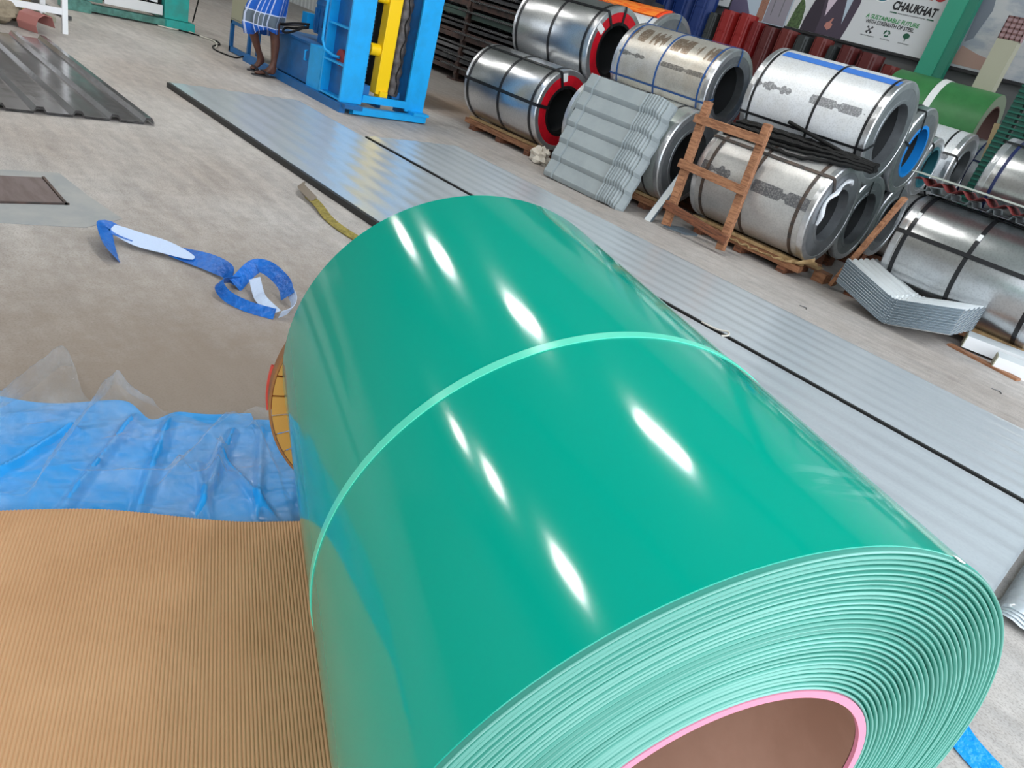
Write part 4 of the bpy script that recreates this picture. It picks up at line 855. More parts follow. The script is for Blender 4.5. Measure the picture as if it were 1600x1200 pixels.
def icon_recycle(p, x, z, r, y, m, nm='recycling_mark'):
    for k in range(3):
        a = PI / 2 + k * 2 * PI / 3; pts = []
        for i in range(6): th = a - .15 - i * .25; pts.append((x + r * math.cos(th), z + r * math.sin(th)))
        th = a - .15 - 5 * .25
        pts += [(x + r * 1.25 * math.cos(th), z + r * 1.25 * math.sin(th)), (x + r * .78 * math.cos(th - .45), z + r * .78 * math.sin(th - .45)), (x + r * .35 * math.cos(th), z + r * .35 * math.sin(th))]
        for i in range(5, -1, -1): th = a - .15 - i * .25; pts.append((x + r * .58 * math.cos(th), z + r * .58 * math.sin(th)))
        poly(p, nm, pts, y, m)
yb = 10.90
t = thing('banner', 'white advertising banner with steel door slogans and a suited figure, left of the green column', 'banner', (0, 0, 0))
rect(t, 'banner_sheet', -5.95, -3.86, 2.265, 4.2, yb, BANNER); rect(t, 'bottom_rail', -5.95, -3.86, 2.235, 2.268, yb - .01, INK)
yy = yb - .004
text(t, 'CHAUKHAT', -4.555, 2.755, .095, yy, INK, .585, .0055, .12)
rect(t, 'underline', -4.555, -4.465, 2.708, 2.722, yy, DGI); rect(t, 'underline', -4.06, -3.97, 2.708, 2.722, yy, DGI)
text(t, 'STEEL DOOR & WINDOW FRAMES', -4.45, 2.708, .014, yy, GRI, .37)
text(t, 'A SUSTAINABLE FUTURE', -4.84, 2.597, .052, yy, GINK, .73, .0012, .08)
text(t, 'WITH STRENGTH OF STEEL', -4.82, 2.538, .046, yy, INK, .67, .001, .08)
# icons
for a in (-.75, .75):
    M_ = Matrix.Translation((-4.72, 0, 2.462)) @ Matrix.Rotation(a, 4, 'Y')
    mb = MB().box(-.007, .007, yy, yy + .002, -.05, .05, M_); mb.box(-.016, .016, yy, yy + .002, -.052, -.03, M_); mb.box(-.013, .013, yy, yy + .002, .036, .054, M_); obj('tool_mark', mb, GRI, t)
icon_recycle(t, -4.47, 2.462, .043, yy, DGI)
poly(t, 'tree_mark', [(-4.21 + .042 * math.cos(a * PI / 8) * (1 + .1 * (a % 2)), 2.482 + .034 * math.sin(a * PI / 8)) for a in range(16)], yy, DGI); rect(t, 'tree_mark', -4.215, -4.205, 2.42, 2.46, yy, DGI)
text(t, 'EASY INSTALLATION', -4.81, 2.382, .013, yy, GRI, .19); text(t, 'RECYCLABLE', -4.53, 2.382, .013, yy, GRI, .13); text(t, 'ECO FRIENDLY', -4.28, 2.382, .013, yy, GRI, .15)
poly(t, 'round_emblem', [(-4.74 + .135 * math.cos(a * PI / 24), 2.92 + .12 * math.sin(a * PI / 24)) for a in range(48)], yy + .001, WHITE); poly(t, 'round_emblem', [(-4.74 + .12 * math.cos(a * PI / 24), 2.92 + .105 * math.sin(a * PI / 24)) for a in range(48)], yy, TEI)
text(t, 'LO', -4.20, 2.935, .16, yy, RINK, .26, .004, .1)
# suited figure print
poly(t, 'suit_print', [(-5.70, 2.27), (-5.66, 2.50), (-5.60, 2.75), (-5.52, 3.1), (-5.02, 3.1), (-4.99, 2.72), (-5.03, 2.42), (-5.06, 2.27)], yy, SUIT)
poly(t, 'jacket_print', [(-5.70, 2.27), (-5.69, 2.42), (-5.60, 2.85), (-5.54, 2.95), (-5.46, 2.48), (-5.46, 2.27)], yy - .001, SUITD)
poly(t, 'shirt_print', [(-5.47, 2.80), (-5.30, 2.80), (-5.41, 2.50)], yy - .002, SHP); poly(t, 'shirt_print', [(-5.20, 2.80), (-5.10, 2.80), (-5.13, 2.45)], yy - .002, LBL)
for hx in (-5.38, -5.13):
    poly(t, 'face_print', [(hx + .085 * math.cos(a * PI / 10), 3.27 + .12 * math.sin(a * PI / 10)) for a in range(20)], yy - .001, SKP); poly(t, 'hair_print', [(hx + .095 * math.cos(a * PI / 10), 3.33 + .09 * math.sin(a * PI / 10)) for a in range(11)], yy - .002, INK); rect(t, 'neck_print', hx - .04, hx + .04, 3.08, 3.18, yy - .001, SKP)
poly(t, 'hand_print', [(-5.36, 2.38), (-5.30, 2.34), (-5.26, 2.37), (-5.25, 2.42), (-5.28, 2.44), (-5.265, 2.50), (-5.285, 2.50), (-5.31, 2.45), (-5.35, 2.43)], yy - .002, SKP)
poly(t, 'tree_print', [(-5.92, 2.27), (-5.88, 2.52), (-5.83, 2.68), (-5.78, 2.62), (-5.745, 2.56), (-5.72, 2.4), (-5.72, 2.27)], yy, LEAF)
t = thing('banner', 'grey wall poster showing a door panel beside a brick pillar, left of the suited figure', 'banner', (0, 0, 0))
rect(t, 'banner_sheet', -6.95, -5.955, 2.24, 4.2, yb, LBL); rect(t, 'door_print', -6.32, -5.97, 2.25, 4.1, yb - .004, GREYP); rect(t, 'brick_print', -6.46, -6.335, 2.25, 4.1, yb - .004, BRK)
poly(t, 'slope_print', [(-6.95, 2.3), (-6.55, 2.26), (-6.60, 2.34), (-6.80, 2.62), (-6.95, 2.9)], yb - .004, PURP)
for x in (-6.24, -6.10): rect(t, 'door_line', x, x + .01, 2.36, 4.0, yb - .006, GRI)
t = thing('banner', 'white poster with a black recycling mark above the blue and charcoal packs', 'banner', (0, 0, 0))
rect(t, 'banner_sheet', -7.9, -6.98, 2.33, 4.2, yb, BANNER); icon_recycle(t, -7.18, 2.50, .045, yb - .004, INK); text(t, 'RECYCLABLE', -7.25, 2.40, .014, yb - .004, GRI, .14); text(t, 'y', -7.44, 2.47, .05, yb - .004, INK)
t = thing('poster', 'framed poster of a misty mountain and building right of the green column', 'poster', (0, 0, 0))
rect(t, 'poster_sheet', -3.62, -2.62, 2.27, 4.0, yb, mat('misty_print', (.42, .42, .42, 1), .6, noise=(3, (.26, .29, .33, 1), .9, (1, 1, 2)))); rect(t, 'frame_rail', -3.64, -2.60, 2.235, 2.272, yb - .01, INK); 
poly(t, 'hill_print', [(-3.55, 2.30), (-2.98, 2.30), (-3.02, 2.42), (-3.28, 2.46), (-3.50, 2.52)], yb - .003, flat('tan_hill_print', (158, 128, 116)))
poly(t, 'ridge_print', [(-3.50, 2.56), (-3.42, 2.62), (-3.36, 2.95), (-3.42, 3.2), (-3.54, 3.2)], yb - .003, flat('slate_print', (108, 114, 124)))
t = thing('poster', 'pale lilac framed poster at the upper right corner', 'poster', (0, 0, 0))
rect(t, 'poster_sheet', -2.55, -1.5, 2.24, 4.0, yb, mat('lilac_print', (.36, .34, .38, 1), .6)); rect(t, 'frame_rail', -2.58, -1.5, 2.20, 2.24, yb - .01, INK); rect(t, 'frame_rail', -2.59, -2.55, 2.20, 4.0, yb - .01, INK)
rect(t, 'panel_line', -2.38, -2.37, 2.5, 3.6, yb - .005, GRI)
struct('trim_green_column', MB().box(-3.84, -3.62, 10.70, 10.88, 0, 7.2), GREENCOL); struct('trim_column_flange', MB().box(-3.62, -3.50, 10.72, 10.82, 0, 7.2), mat('column_green_flange', srgb(26, 112, 90), .5))
t = thing('beige_post', 'beige square post with a lattice-print tip in front of the posters', 'post', (-2.88, 10.45, 0))
obj('post_shaft', MB().box(-.13, .10, -.08, .08, 0, 2.62), BEIGECOL, t); 
lt = MB()
for k in range(5): lt.box(-.13, .12, -.085, -.08, 2.62 + k * .055, 2.64 + k * .055)
for k in range(5): lt.box(-.13 + k * .058, -.118 + k * .058, -.085, -.08, 2.62, 2.86)
obj('lattice_tip', lt, flat('rust_lattice', (112, 78, 76)), t)
obj('tip_panel', MB().box(-.13, .12, -.079, .0, 2.62, 2.86), flat('dusky_pink', (150, 122, 124)), t)
# green ribbed stack right
t = thing('green_mesh_stack', 'stack of dark green ribbed mesh panels behind the coils at right', 'mesh panels', (-1.55, 9.2, 0))
gm = MB(); 
for k in range(10): gm.box(-.66 + k * .14, -.56 + k * .14, -.07, .05, 0, 2.1)
obj('panel_ribs', gm, MESHG, t)
zz = MB()
for k in range(42): zz.box(-.66, .80, -.085, .02, .05 + k * .05, .068 + k * .05)
obj('cross_wires', zz, mat('green_wire', srgb(14, 84, 68), .4), t)

# ------------------------------------------------------------------ dark storage rack at the back left
t = thing('storage_rack', 'dark steel storage rack with brown posts behind the red-ringed coils', 'rack', (-11, 9.8, 0))
for x in (-3.6, -.30, 2.6):
    obj('rack_post', MB().box(x - .035, x + .035, -.34, -.26, 0, 4.0), RUSTY, t); obj('rack_post', MB().box(x - .035, x + .035, .9, .98, 0, 4.0), RUSTY, t)
    obj('post_foot', MB().box(x - .12, x + .12, -.42, -.1, 0, .03), RUSTY, t)
    for k in range(20): obj('rack_arm', MB().box(x - .03, x + .03, -.36, .95, .10 + .19 * k, .13 + .19 * k), RUSTY, t)
random.seed(5)
mats = [DARKST, RUSTY, GRNST, DARKST, RUSTY, STEELL]
names = ['dark steel', 'rust-brown', 'dark green', 'near-black', 'brown', 'dull zinc']
for k in range(20):
    z = .13 + .19 * k; i = (k * 5 + 1) % 6; m_ = mats[i]
    p = MB(); p.box(-3.9, 3.2, -.30 + random.uniform(-.03, .03), .85, z + .001, z + random.uniform(.05, .085)); 
    p.box(-3.9 + random.uniform(0, .4), 3.0, -.28 + random.uniform(-.03, .03), .8, z + .09, z + random.uniform(.12, .15))
    x0 = -.62 + random.uniform(-.2, .3)
    o = obj('steel_profile_bundle', p, m_, None, loc=(-11, 9.8, 0)); ord_ = ['lowest', 'second', 'third', 'fourth', 'fifth', 'sixth', 'seventh', 'eighth', 'ninth', 'tenth'][k] + ' level' if k < 10 else 'high level, %s up from the middle' % ['one', 'two', 'three', 'four', 'five', 'six', 'seven', 'eight', 'nine', 'ten'][k - 10]
    tag(o, names[i] + ' steel profiles, %s of the dark rack' % ord_, 'steel profiles', 'profiles on the dark rack')
for k in range(9):
    z = .23 + .19 * k; c = MB(); n = 34
    x0 = random.choice([-.7, -.5, -.2]); 
    pts = []
    for q in range(n): pts += [(x0 + q * .05, z), (x0 + q * .05 + .018, z + .022), (x0 + q * .05 + .03, z + .022)]
    lo = [(u, v - .012) for u, v in reversed(pts)]
    o = obj('corrugated_offcut', MB().prism(pts + lo, -.42, -.30, 'y'), STEELL, None, loc=(-11, 9.8, 0)); tag(o, 'zigzag-edged corrugated sheet end on the dark rack, ' + ['lowest one', 'second one up', 'third one up', 'fourth one up', 'fifth one up', 'sixth one up', 'seventh one up', 'eighth one up', 'topmost one'][k], 'sheet', 'corrugated sheets in the rack')

# ------------------------------------------------------------------ blue press
t = thing('hydraulic_press', 'bright blue machine frame with yellow cylinder bar on blue base rails', 'machine', (-7.0, 4.95, 0))
def P_(nm, m, *boxes, par=None, bevel=None):
    mb = MB()
    for (x0, x1, y0, y1, z0, z1) in boxes: mb.box(x0, x1, y0 - 4.95, y1 - 4.95, z0, z1)
    mb.v = [(x + 7.0, y, z) for x, y, z in mb.v]
    return obj(nm, mb, m, par or t, bevel=bevel)
P_('front_upright', PBLUE, (-7.03, -7.0, 4.40, 4.67, .10, 2.6), bevel=.003)
P_('upright_web', DBLUE, (-7.45, -7.03, 4.52, 4.545, .10, 2.6))
P_('rear_flange', PBLUE, (-7.48, -7.45, 4.42, 4.66, .10, 2.6))
for z in (.10, .44, .80, 1.2, 1.6, 2.0): P_('stiffener', PBLUE, (-7.45, -7.03, 4.42, 4.52, z, z + .02))
P_('right_upright', PBLUE, (-7.03, -7.0, 5.25, 5.51, .10, 2.6), bevel=.003); P_('upright_web', DBLUE, (-7.35, -7.03, 5.27, 5.30, .10, 2.6))
P_('rear_flange', PBLUE, (-7.38, -7.35, 5.25, 5.50, .10, 2.6))
P_('sill_beam', PBLUE, (-7.03, -6.985, 4.67, 5.25, .13, .205)); P_('top_beam', PBLUE, (-7.45, -7.0, 4.40, 5.51, 2.3, 2.6))
P_('base_rail', PBLUE, (-6.98, -6.90, 4.52, 5.50, .015, .085), (-6.98, -6.96, 4.52, 5.50, .0, .015)); P_('foot_pad', DBLUE, (-7.05, -6.88, 4.40, 4.62, .06, .10)); P_('foot_pad', PBLUE, (-7.05, -6.88, 5.30, 5.52, .085, .115))
P_('side_beam', DBLUE, (-7.5, -6.95, 4.38, 4.45, 0, .085)); P_('side_beam', DBLUE, (-7.5, -6.95, 5.45, 5.52, 0, .085))
P_('yellow_bar', YEL, (-7.20, -7.08, 4.88, 5.04, .22, 2.4), bevel=.006); P_('bar_foot', YEL, (-7.16, -7.05, 4.92, 5.02, .15, .26))
for zc in (.66, 1.18):
    obj('yellow_clamp', MB().tube([(-.16, -.19, zc), (-.16, -.06, zc)], .062, 16), YEL, t, 40)
    obj('chrome_pin', MB().tube([(-.16, -.22, zc), (-.16, -.18, zc)], .035, 16), CHROME, t, 40)
sc = MB(); pts = []
for k in range(60): pts.append((-.17, .195 + .006 * math.sin(k * 1.1), .22 + k * .038))
sc.tube(pts, [.078 + .007 * math.sin(k * 2.1) for k in range(60)], 12); obj('worn_roller', sc, ROLLER, t, 50)
obj('crack_line', MB().tube([(-.092, .19 + .018 * math.sin(k * .9), .25 + k * .037) for k in range(58)], .007, 6), BLACK, t)
bl_ = MB(); bl_.tube([(-.30, -.005, .22 + k * .02) for k in range(105)], [.058 + .006 * (k % 2) for k in range(105)], 12); obj('black_bellows', bl_, BLACK, t, 50)
P_('white_guard', WPAINT, (-7.44, -7.42, 4.86, 4.955, .30, 2.2)); P_('inner_bracket', DBLUE, (-7.15, -7.05, 4.69, 4.78, .20, .30), (-7.2, -7.1, 5.12, 5.22, .2, .27))
obj('red_flange', MB().tube([(-.25, -.46, .50), (-.25, -.43, .50)], .085, 20), flat('oxide_red', (150, 52, 50)), t, 40)
obj('hydraulic_pipe', MB().tube([(-.25, -.47, .50), (-.32, -.50, .50), (-.42, -.55, .53), (-.46, -.57, .62), (-.46, -.57, .8), (-.44, -.56, 1.6)], .016, 10), PBLUE, t, 40)
# power unit
t2 = thing('hydraulic_power_unit', 'dull blue oil tank with motor and hoses next to the blue press', 'power unit', (-8.1, 4.8, 0))
def Q(nm, m, x0, x1, y0, y1, z0, z1, bevel=None): return obj(nm, MB().box(x0 + 8.1, x1 + 8.1, y0 - 4.8, y1 - 4.8, z0, z1), m, t2, bevel=bevel)
Q('oil_tank', DBLUE, -8.66, -7.82, 4.46, 5.1, .09, .50, .006); Q('tank_lid', DBLUE, -8.69, -7.80, 4.44, 5.13, .50, .52)
Q('valve_cabinet', PBLUE, -7.80, -7.52, 4.44, 5.0, .06, .52, .006); Q('pump_block', DBLUE, -7.95, -7.72, 4.6, 4.85, .53, .68)
Q('base_beam', DBLUE, -9.25, -7.5, 4.38, 4.45, 0, .085); Q('base_beam', DBLUE, -9.25, -7.5, 5.2, 5.27, 0, .085)
Q('tank_foot', BLACK, -8.6, -7.9, 4.5, 5.0, .0, .09)
h_ = obj('level_gauge', MB().tube([(.0, 0, -.05), (0, -.02, -.05), (0, -.02, .05), (0, 0, .05)], .011, 8), PBLUE, t2, 40, loc=(.22, -.345, .38))
mt = MB().tube([(0, 0, 0), (0, 0, .30)], .14, 24); mt.tube([(0, 0, .30), (0, 0, .36)], [.15, .13], 24)
obj('motor_body', mt, DBLUE, t2, 30, loc=(-.02, .0, .60))
fn_ = MB()
for k in range(20):
    a = k * PI / 10; fn_.beam((.14 * math.cos(a), .14 * math.sin(a), .02), (.14 * math.cos(a), .14 * math.sin(a), .26), .006, .022, (math.cos(a), math.sin(a), 0))
obj('motor_fins', fn_, DBLUE, t2, loc=(-.02, 0, .60)); obj('fan_cover', MB().tube([(0, 0, .36), (0, 0, .44)], [.15, .12], 24), PBLUE, t2, 40, loc=(-.02, 0, .60))
Q('terminal_box', PBLUE, -8.34, -8.22, 4.6, 4.76, .62, .78)
for k, pts in enumerate(([(-.55, -.42, .56), (-.3, -.45, .58), (0.05, -.44, .66), (.25, -.36, .70)], [(.25, -.38, .68), (.05, -.48, .56), (-.15, -.46, .53), (-.2, -.40, .57), (-.05, -.38, .60), (.2, -.34, .66)], [(-.7, -.40, .52), (-.4, -.43, .55), (-.1, -.40, .62), (.1, -.34, .66)])):
    S = []
    P2 = [Vector(p) for p in pts]
    for i in range(len(P2) - 1):
        q0 = P2[max(i - 1, 0)]; q1 = P2[i]; q2 = P2[i + 1]; q3 = P2[min(i + 2, len(P2) - 1)]
        for kk in range(8):
            s = kk / 8; S.append(.5 * ((2 * q1) + (-q0 + q2) * s + (2 * q0 - 5 * q1 + 4 * q2 - q3) * s * s + (-q0 + 3 * q1 - 3 * q2 + q3) * s ** 3))
    obj('hose', MB().tube(S, .012, 8), BLACK if k < 2 else STEELL, t2, 50)
vb_ = MB(); vb_.tube([(.36, -.1, .55), (.36, -.1, 1.5)], .022, 12); vb_.tube([(.44, -.1, .55), (.44, -.1, 1.5)], .022, 12); obj('black_column', vb_, BLACK, t2, 40)
st_ = MB()
for zc in (.72, .92, 1.12):
    for k in range(6):
        a = k * PI / 3; st_.tube([(.36, -.1, zc), (.36 + .07 * math.cos(a), -.1 + .07 * math.sin(a), zc)], .010, 6)
obj('handwheel', st_, DARKST, t2)
# pale sheets behind
o = obj('pale_sheets', ribwall(-9.9, -8.0, 0, 1.9, 6.2, .09, .02), mat('pale_ribbed_sheet', (.62, .64, .63, 1), .45)); tag(o, 'pale ribbed sheets standing behind the blue power unit', 'sheets')
# control cabinet
t = thing('control_cabinet', 'beige control cabinet on a blue tubular stand beside the standing worker', 'cabinet', (-9.55, 4.7, 0))
obj('cabinet_box', MB().box(-.27, .27, -.25, .15, .38, 1.3), BEIGE, t, bevel=.006)
obj('door_seam', MB().box(-.25, .25, -.256, -.25, .40, .405), GRI, t)
for x in (-.25, .25):
    for y in (-.23, .13): obj('stand_leg', MB().box(x - .02, x + .02, y - .02, y + .02, .0, .38), DBLUE, t)
fr = MB(); fr.box(-.27, .27, -.25, -.21, .34, .38); fr.box(-.27, .27, .11, .15, .34, .38); fr.box(-.27, .27, -.25, -.21, .01, .07); fr.box(-.27, -.23, -.25, .15, .34, .38); fr.box(.23, .27, -.25, .15, .34, .38); obj('stand_frame', fr, DBLUE, t)
# cables on the floor
def cable(pts, r, m, label):
    S = []; P2 = [Vector(p) for p in pts]
    for i in range(len(P2) - 1):
        q0 = P2[max(i - 1, 0)]; q1 = P2[i]; q2 = P2[i + 1]; q3 = P2[min(i + 2, len(P2) - 1)]
        for kk in range(6):
            s = kk / 6; S.append(.5 * ((2 * q1) + (-q0 + q2) * s + (2 * q0 - 5 * q1 + 4 * q2 - q3) * s * s + (-q0 + 3 * q1 - 3 * q2 + q3) * s ** 3))
    S.append(P2[-1]); o = obj('cable', MB().tube(S, r, 8), m, None, 50); tag(o, label, 'cable'); return o
cable([(-10.85, 3.95, .012), (-10.78, 4.15, .012), (-10.9, 4.3, .012), (-10.6, 4.42, .012), (-10.4, 4.5, .012), (-10.1, 4.42, .012), (-9.85, 4.3, .012)], .010, mat('cream_cable', (.6, .57, .5, 1), .5), 'cream cable on the floor from the teal machine towards the cabinet')
cable([(-10.8, 4.2, .012), (-10.5, 4.52, .012), (-10.2, 4.50, .012), (-9.9, 4.28, .012), (-9.6, 4.2, .012), (-9.3, 4.30, .012), (-9.2, 4.36, .06)], .009, BLACK, 'black cable running along the floor under the cabinet stand')
cable([(-1.95, 4.0, .045), (-1.84, 4.00, .05), (-1.78, 4.03, .06), (-1.75, 3.99, .055), (-1.77, 3.95, .045)], .006, mat('cream_cord', (.6, .55, .48, 1), .6), 'short cream cord looped in the gap between sheet stacks')

# ------------------------------------------------------------------ teal machine
t = thing('roll_forming_machine', 'teal machine with white panel on a worn teal base beyond the white stand', 'machine', (-10.9, 3.7, 0))
def T(nm, m, x0, x1, y0, y1, z0, z1, bevel=None): return obj(nm, MB().box(x0 + 10.9, x1 + 10.9, y0 - 3.7, y1 - 3.7, z0, z1), m, t, bevel=bevel)
T('base_beam', TEALD, -11.0, -10.88, 3.0, 4.12, .02, .10); T('base_foot', TEAL, -11.1, -10.82, 4.05, 4.42, .0, .11, .004); T('base_foot', TEALD, -11.1, -10.82, 2.85, 3.15, .0, .13, .004); T('base_beam', TEALD, -12.6, -12.4, 3.0, 4.4, 0, .10)
T('side_beam', TEALD, -12.5, -11.0, 3.0, 3.12, .02, .12); T('side_beam', TEALD, -12.5, -11.0, 4.25, 4.37, .02, .12)
T('front_box', TEAL, -11.4, -10.88, 4.04, 4.35, .115, 1.5, .004); T('front_box', TEALD, -11.4, -10.92, 2.98, 3.30, .13, .9, .004)
T('white_panel', WPAINT, -10.93, -10.90, 3.32, 4.02, .14, .26); T('cavity_shade', BLACK, -11.4, -11.0, 3.3, 4.04, .16, 1.2)  # solid black box stands in for shade inside the machine
for k in range(3): T('white_bracket', WPAINT, -11.0, -10.92, 3.62 + k * .13, 3.70 + k * .13, .28, .36)
T('white_rail', WPAINT, -10.98, -10.94, 3.5, 4.0, .36, .40)
o = obj('hooked_bar', MB().tube([(-10.86, 4.40, .13), (-10.86, 4.46, .42), (-10.86, 4.40, .44)], .010, 6), BLACK, None, 40); tag(o, 'thin black bar leaning upright beside the teal machine', 'bar')
# white stand with things under
t = thing('white_stand', 'white square-tube stand over sacks beside the dark ribbed sheets', 'stand', (-9.0, 1.7, 0))
for (x, y) in ((0, .67), (0, -.8), (-.8, .67), (-.8, -.8)): obj('leg', MB().box(x - .025, x + .025, y - .025, y + .025, 0, .9), WPAINT, t)
obj('cross_rail', MB().box(-.02, .02, -.8, .65, .175, .235), WPAINT, t); obj('cross_rail', MB().box(-.82, -.78, -.8, .65, .175, .235), WPAINT, t); obj('stand_top', MB().box(-.85, .05, -.85, .72, .9, .93), WPAINT, t)
tag(blob('jute_sack', (-9.1, 1.72, 0), .26, (.9, 1.0, .55), SACK, 8, rough=.3), 'slumped beige sack under the white stand', 'sack')
tag(blob('jute_sack', (-9.45, 2.0, 0), .22, (1.1, .9, .6), mat('tan_sack', srgb(128, 110, 84), .85, noise=(12, srgb(98, 82, 60), .8, (1, 1, 1))), 9, rough=.3), 'darker tan sack behind the beige one under the white stand', 'sack')
S, U = strip('', [(-9.3, 1.9, .30), (-9.1, 1.98, .26), (-8.98, 2.02, .16), (-8.92, 2.06, .05)], .03, None, '', ups=lambda s: .3)
o = obj('yellow_strap', MB().ribbon(S, U, .03, .003), PALEY, None, 50); tag(o, 'yellow-green strap hanging over the sacks', 'strap')
pf = [(-.08, .0), (-.10, .07), (-.07, .15), (0, .19), (.08, .17), (.11, .07)]
vs = []; fs = []
mbb = MB().sheet([(a, b_ * .9) for a, b_ in pf], [-.0, .12, .24], .008)
o = obj('bent_sheet', mbb, TERRA, None, 40, loc=(-8.95, 2.02, .012), rot=(0, 0, math.radians(28))); tag(o, 'bent terracotta-coloured sheet piece beside the white stand leg', 'sheet piece')
o = obj('brick', MB().box(-.07, .07, -.12, .04, 0, .07), TERRA, None, loc=(-8.68, 1.66, 0)); tag(o, 'dusty pink block at the left edge before the sacks', 'block')
o = obj('maroon_crate', MB().box(-.25, .25, -.2, .2, 0, .35), flat('dark_maroon', (92, 38, 52)), None, loc=(-9.75, 1.95, 0)); tag(o, 'dark maroon crate behind the white stand', 'crate')
o = obj('pale_bar', MB().beam((-10.9, 2.2, .03), (-9.6, 2.42, .03), .05, .05), BEIGECOL); tag(o, 'pale bar lying on the floor behind the white stand', 'bar')
o = obj('pale_bar', MB().beam((-11.2, 2.5, .03), (-9.9, 2.66, .03), .04, .04), DARKST); tag(o, 'dark bar lying on the floor behind the white stand', 'bar')

# ------------------------------------------------------------------ worker
t = thing('person', 'person in a blue plaid lungi and dark sandals standing beside the beige cabinet', 'person', (-8.42, 4.28, 0))
V = {}; E_l = []; Rr = []; vv = []
def jv(n, p, r):
    V[n] = len(vv); vv.append(Vector(p)); Rr.append(r if isinstance(r, tuple) else (r, r))
def je(*ns):
    for a, b2 in zip(ns, ns[1:]): E_l.append((V[a], V[b2]))
jv('pelvis', (0, -.02, .90), (.13, .10)); jv('belly', (0, -.02, 1.05), (.125, .09)); jv('chest', (0, -.03, 1.24), (.15, .10)); jv('neck', (0, -.04, 1.40), .055); jv('head', (0, -.07, 1.50), (.075, .085)); jv('crown', (0, -.08, 1.60), (.07, .08))
je('pelvis', 'belly', 'chest', 'neck', 'head', 'crown')
for s, nm in ((1, 'l'), (-1, 'r')):
    fx = .05 if s > 0 else -.20
    jv('hip' + nm, (s * .09, -.02, .84), .085)
    if s > 0:
        jv('knee' + nm, (.055, 0.02, .50), .056); jv('calf' + nm, (.05, .05, .36), .054); jv('shin' + nm, (.045, .055, .20), .037); jv('ankle' + nm, (.045, .05, .09), .034)
        jv('heel' + nm, (.045, .075, .045), .03); jv('mid' + nm, (.045, -.06, .045), (.036, .026)); jv('toe' + nm, (.05, -.17, .03), (.038, .016))
    else:
        jv('knee' + nm, (-.14, -.16, .51), .056); jv('calf' + nm, (-.17, -.10, .38), .052); jv('shin' + nm, (-.19, -.03, .24), .037); jv('ankle' + nm, (-.20, .03, .145), .034)
        jv('heel' + nm, (-.205, .065, .10), .03); jv('mid' + nm, (-.20, -.03, .06), (.036, .026)); jv('toe' + nm, (-.20, -.10, .028), (.038, .016))
    je('pelvis', 'hip' + nm, 'knee' + nm, 'calf' + nm, 'shin' + nm, 'ankle' + nm, 'heel' + nm); je('ankle' + nm, 'mid' + nm, 'toe' + nm)
    jv('sh' + nm, (s * .18, -.03, 1.33), .055); jv('el' + nm, (s * .23, .0, 1.06), .038); jv('wr' + nm, (s * .21, -.20, .96), .027); jv('palm' + nm, (s * .20, -.28, .94), (.034, .018)); je('chest', 'sh' + nm, 'el' + nm, 'wr' + nm, 'palm' + nm)
    for q in range(4):
        jv('f%d' % q + nm, (s * (.175 + q * .018), -.335 - .008 * (q in (1, 2)), .93), .008); jv('g%d' % q + nm, (s * (.175 + q * .018), -.365 - .008 * (q in (1, 2)), .912), .007); je('palm' + nm, 'f%d' % q + nm, 'g%d' % q + nm)
    jv('th' + nm, (s * .16, -.275, .925), .010); jv('tg' + nm, (s * .15, -.31, .915), .008); je('palm' + nm, 'th' + nm, 'tg' + nm)
me = bpy.data.meshes.new('body'); me.from_pydata(vv, E_l, []); me.update(); me.materials.append(SKIN)
o = bpy.data.objects.new('body', me); COL.objects.link(o); o.parent = t
sk = o.modifiers.new('skin', 'SKIN'); sk.use_smooth_shade = True
for i, d in enumerate(me.skin_vertices[0].data): d.radius = Rr[i]; d.use_root = (i == 0)
ss = o.modifiers.new('sub', 'SUBSURF'); ss.levels = 2; ss.render_levels = 2
# head details (out of view in the photo, kept simple)
obj('hair', MB().tube([(0, -.06, 1.52), (0, -.065, 1.60), (0, -.07, 1.655)], [.082, .086, .05], 16), HAIR, t, 60)
EYEW = flat('eye_white', (220, 215, 205), .3)
for sx_ in (-.03, .03):
    obj('eye', MB().tube([(sx_, -.148, 1.53), (sx_, -.157, 1.53)], [.011, .006], 10), EYEW, t, 60); obj('pupil', MB().tube([(sx_, -.157, 1.53), (sx_, -.160, 1.53)], .004, 8), INK, t)
    obj('ear', MB().tube([(sx_ * 2.5, -.06, 1.49), (sx_ * 2.75, -.055, 1.515), (sx_ * 2.6, -.055, 1.545)], [.010, .015, .010], 8), SKIN, t, 60)
obj('nose', MB().tube([(0, -.148, 1.535), (0, -.166, 1.508), (0, -.168, 1.495), (0, -.15, 1.487)], [.008, .012, .015, .010], 10), SKIN, t, 60)
obj('mouth', MB().tube([(-.024, -.143, 1.462), (0, -.154, 1.460), (.024, -.143, 1.462)], [.004, .008, .004], 8), flat('dark_lips', (88, 48, 44)), t, 60)
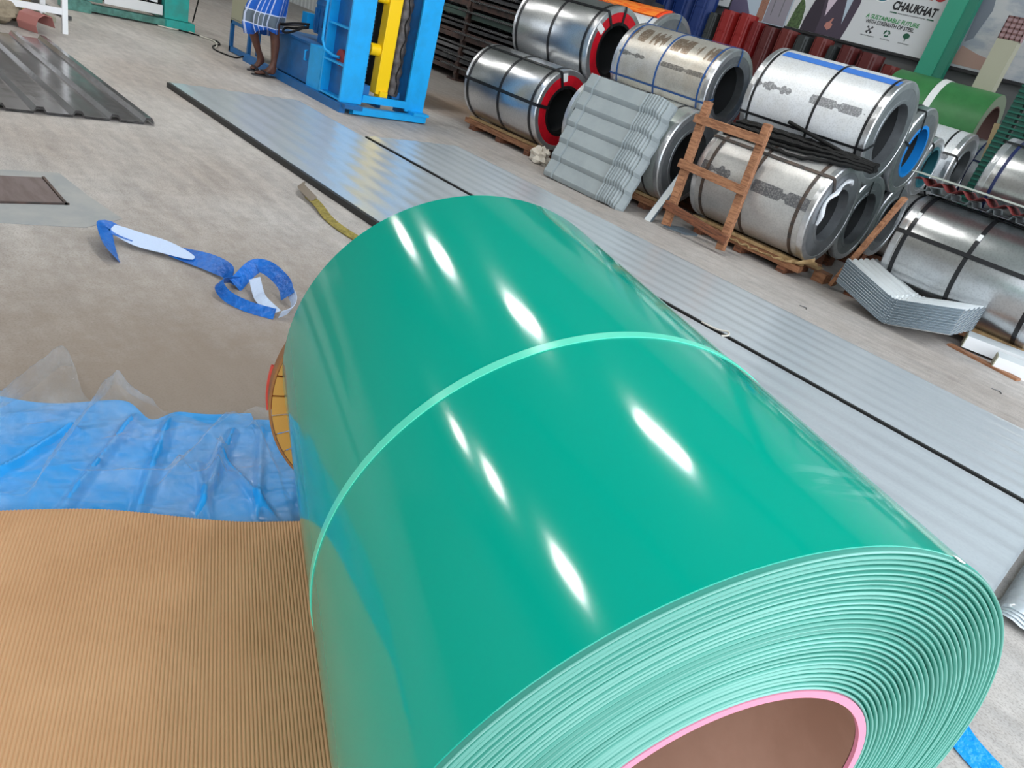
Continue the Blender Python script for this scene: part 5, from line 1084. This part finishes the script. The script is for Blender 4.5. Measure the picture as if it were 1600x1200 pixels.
# lungi: rings from waist to knee
rings = [(1.00, .17, .13, 0, -.01), (.88, .20, .17, -.01, -.02), (.74, .225, .20, -.04, -.05), (.62, .23, .21, -.055, -.075), (.52, .22, .20, -.055, -.08), (.44, .205, .18, -.045, -.065)]
n = 72; vs = []; fs = []; uvs = []
for ri, (z, rx, ry, cx, cy) in enumerate(rings):
    for k in range(n):
        a = 2 * PI * k / n; amp = .012 * ri / 2; f = amp * (math.sin(a * 7) + .5 * math.sin(a * 12 + 1)); 
        sl = .07 * max(0, math.cos(a - math.radians(35))) if ri >= 4 else 0
        vs.append((cx + (rx + f) * math.cos(a), cy + (ry + f) * math.sin(a), z + (sl if ri >= 4 else 0) - (.03 * math.sin(a * 3) if ri == 5 else 0)))
for r in range(len(rings) - 1):
    for k in range(n): fs.append((r * n + k, r * n + (k + 1) % n, (r + 1) * n + (k + 1) % n, (r + 1) * n + k))
lg = obj('lungi', MB().add(vs, fs), PLAID, t, 60); ul = lg.data.uv_layers.new(name='UVMap')
for pl in lg.data.polygons:
    for li in pl.loop_indices:
        vi = lg.data.loops[li].vertex_index; k = vi % n; kk = k
        if k == 0 and any((lg.data.loops[l2].vertex_index % n) == n - 1 for l2 in pl.loop_indices): kk = n
        ul.data[li].uv = (kk / n, vv[0].z * 0 + lg.data.vertices[vi].co.z * 1.15)
lg.modifiers.new('s', 'SOLIDIFY').thickness = .004
obj('shirt', MB().tube([(0, -.02, .97), (0, -.02, 1.1), (0, -.03, 1.28), (0, -.035, 1.38)], [.16, .155, .18, .09], 20), SHIRT, t, 60)
for dx, y0, y1, z, pit_ in ((.048, .10, -.20, .0, 0), (-.20, .07, -.14, .0, 0)):
    so_ = MB(); pts = [(dx + .045 * math.cos(a * PI / 8), (y0 + y1) / 2 + (y0 - y1) / 2 * math.sin(a * PI / 8)) for a in range(16)]
    obj('sandal_sole', so_.prism(pts, .001, .016, 'z'), SANDAL, t)
    st = MB(); P2 = [(dx - .05, -.02, .012), (dx - .04, -.05, .055), (dx, -.08, .07), (dx + .04, -.05, .055), (dx + .05, -.02, .012)]
    obj('sandal_strap', st.ribbon(P2, [(-1, 0, .3), (-.5, 0, 1), (0, 0, 1), (.5, 0, 1), (1, 0, .3)], .035, .004), SANDAL, t, 60)
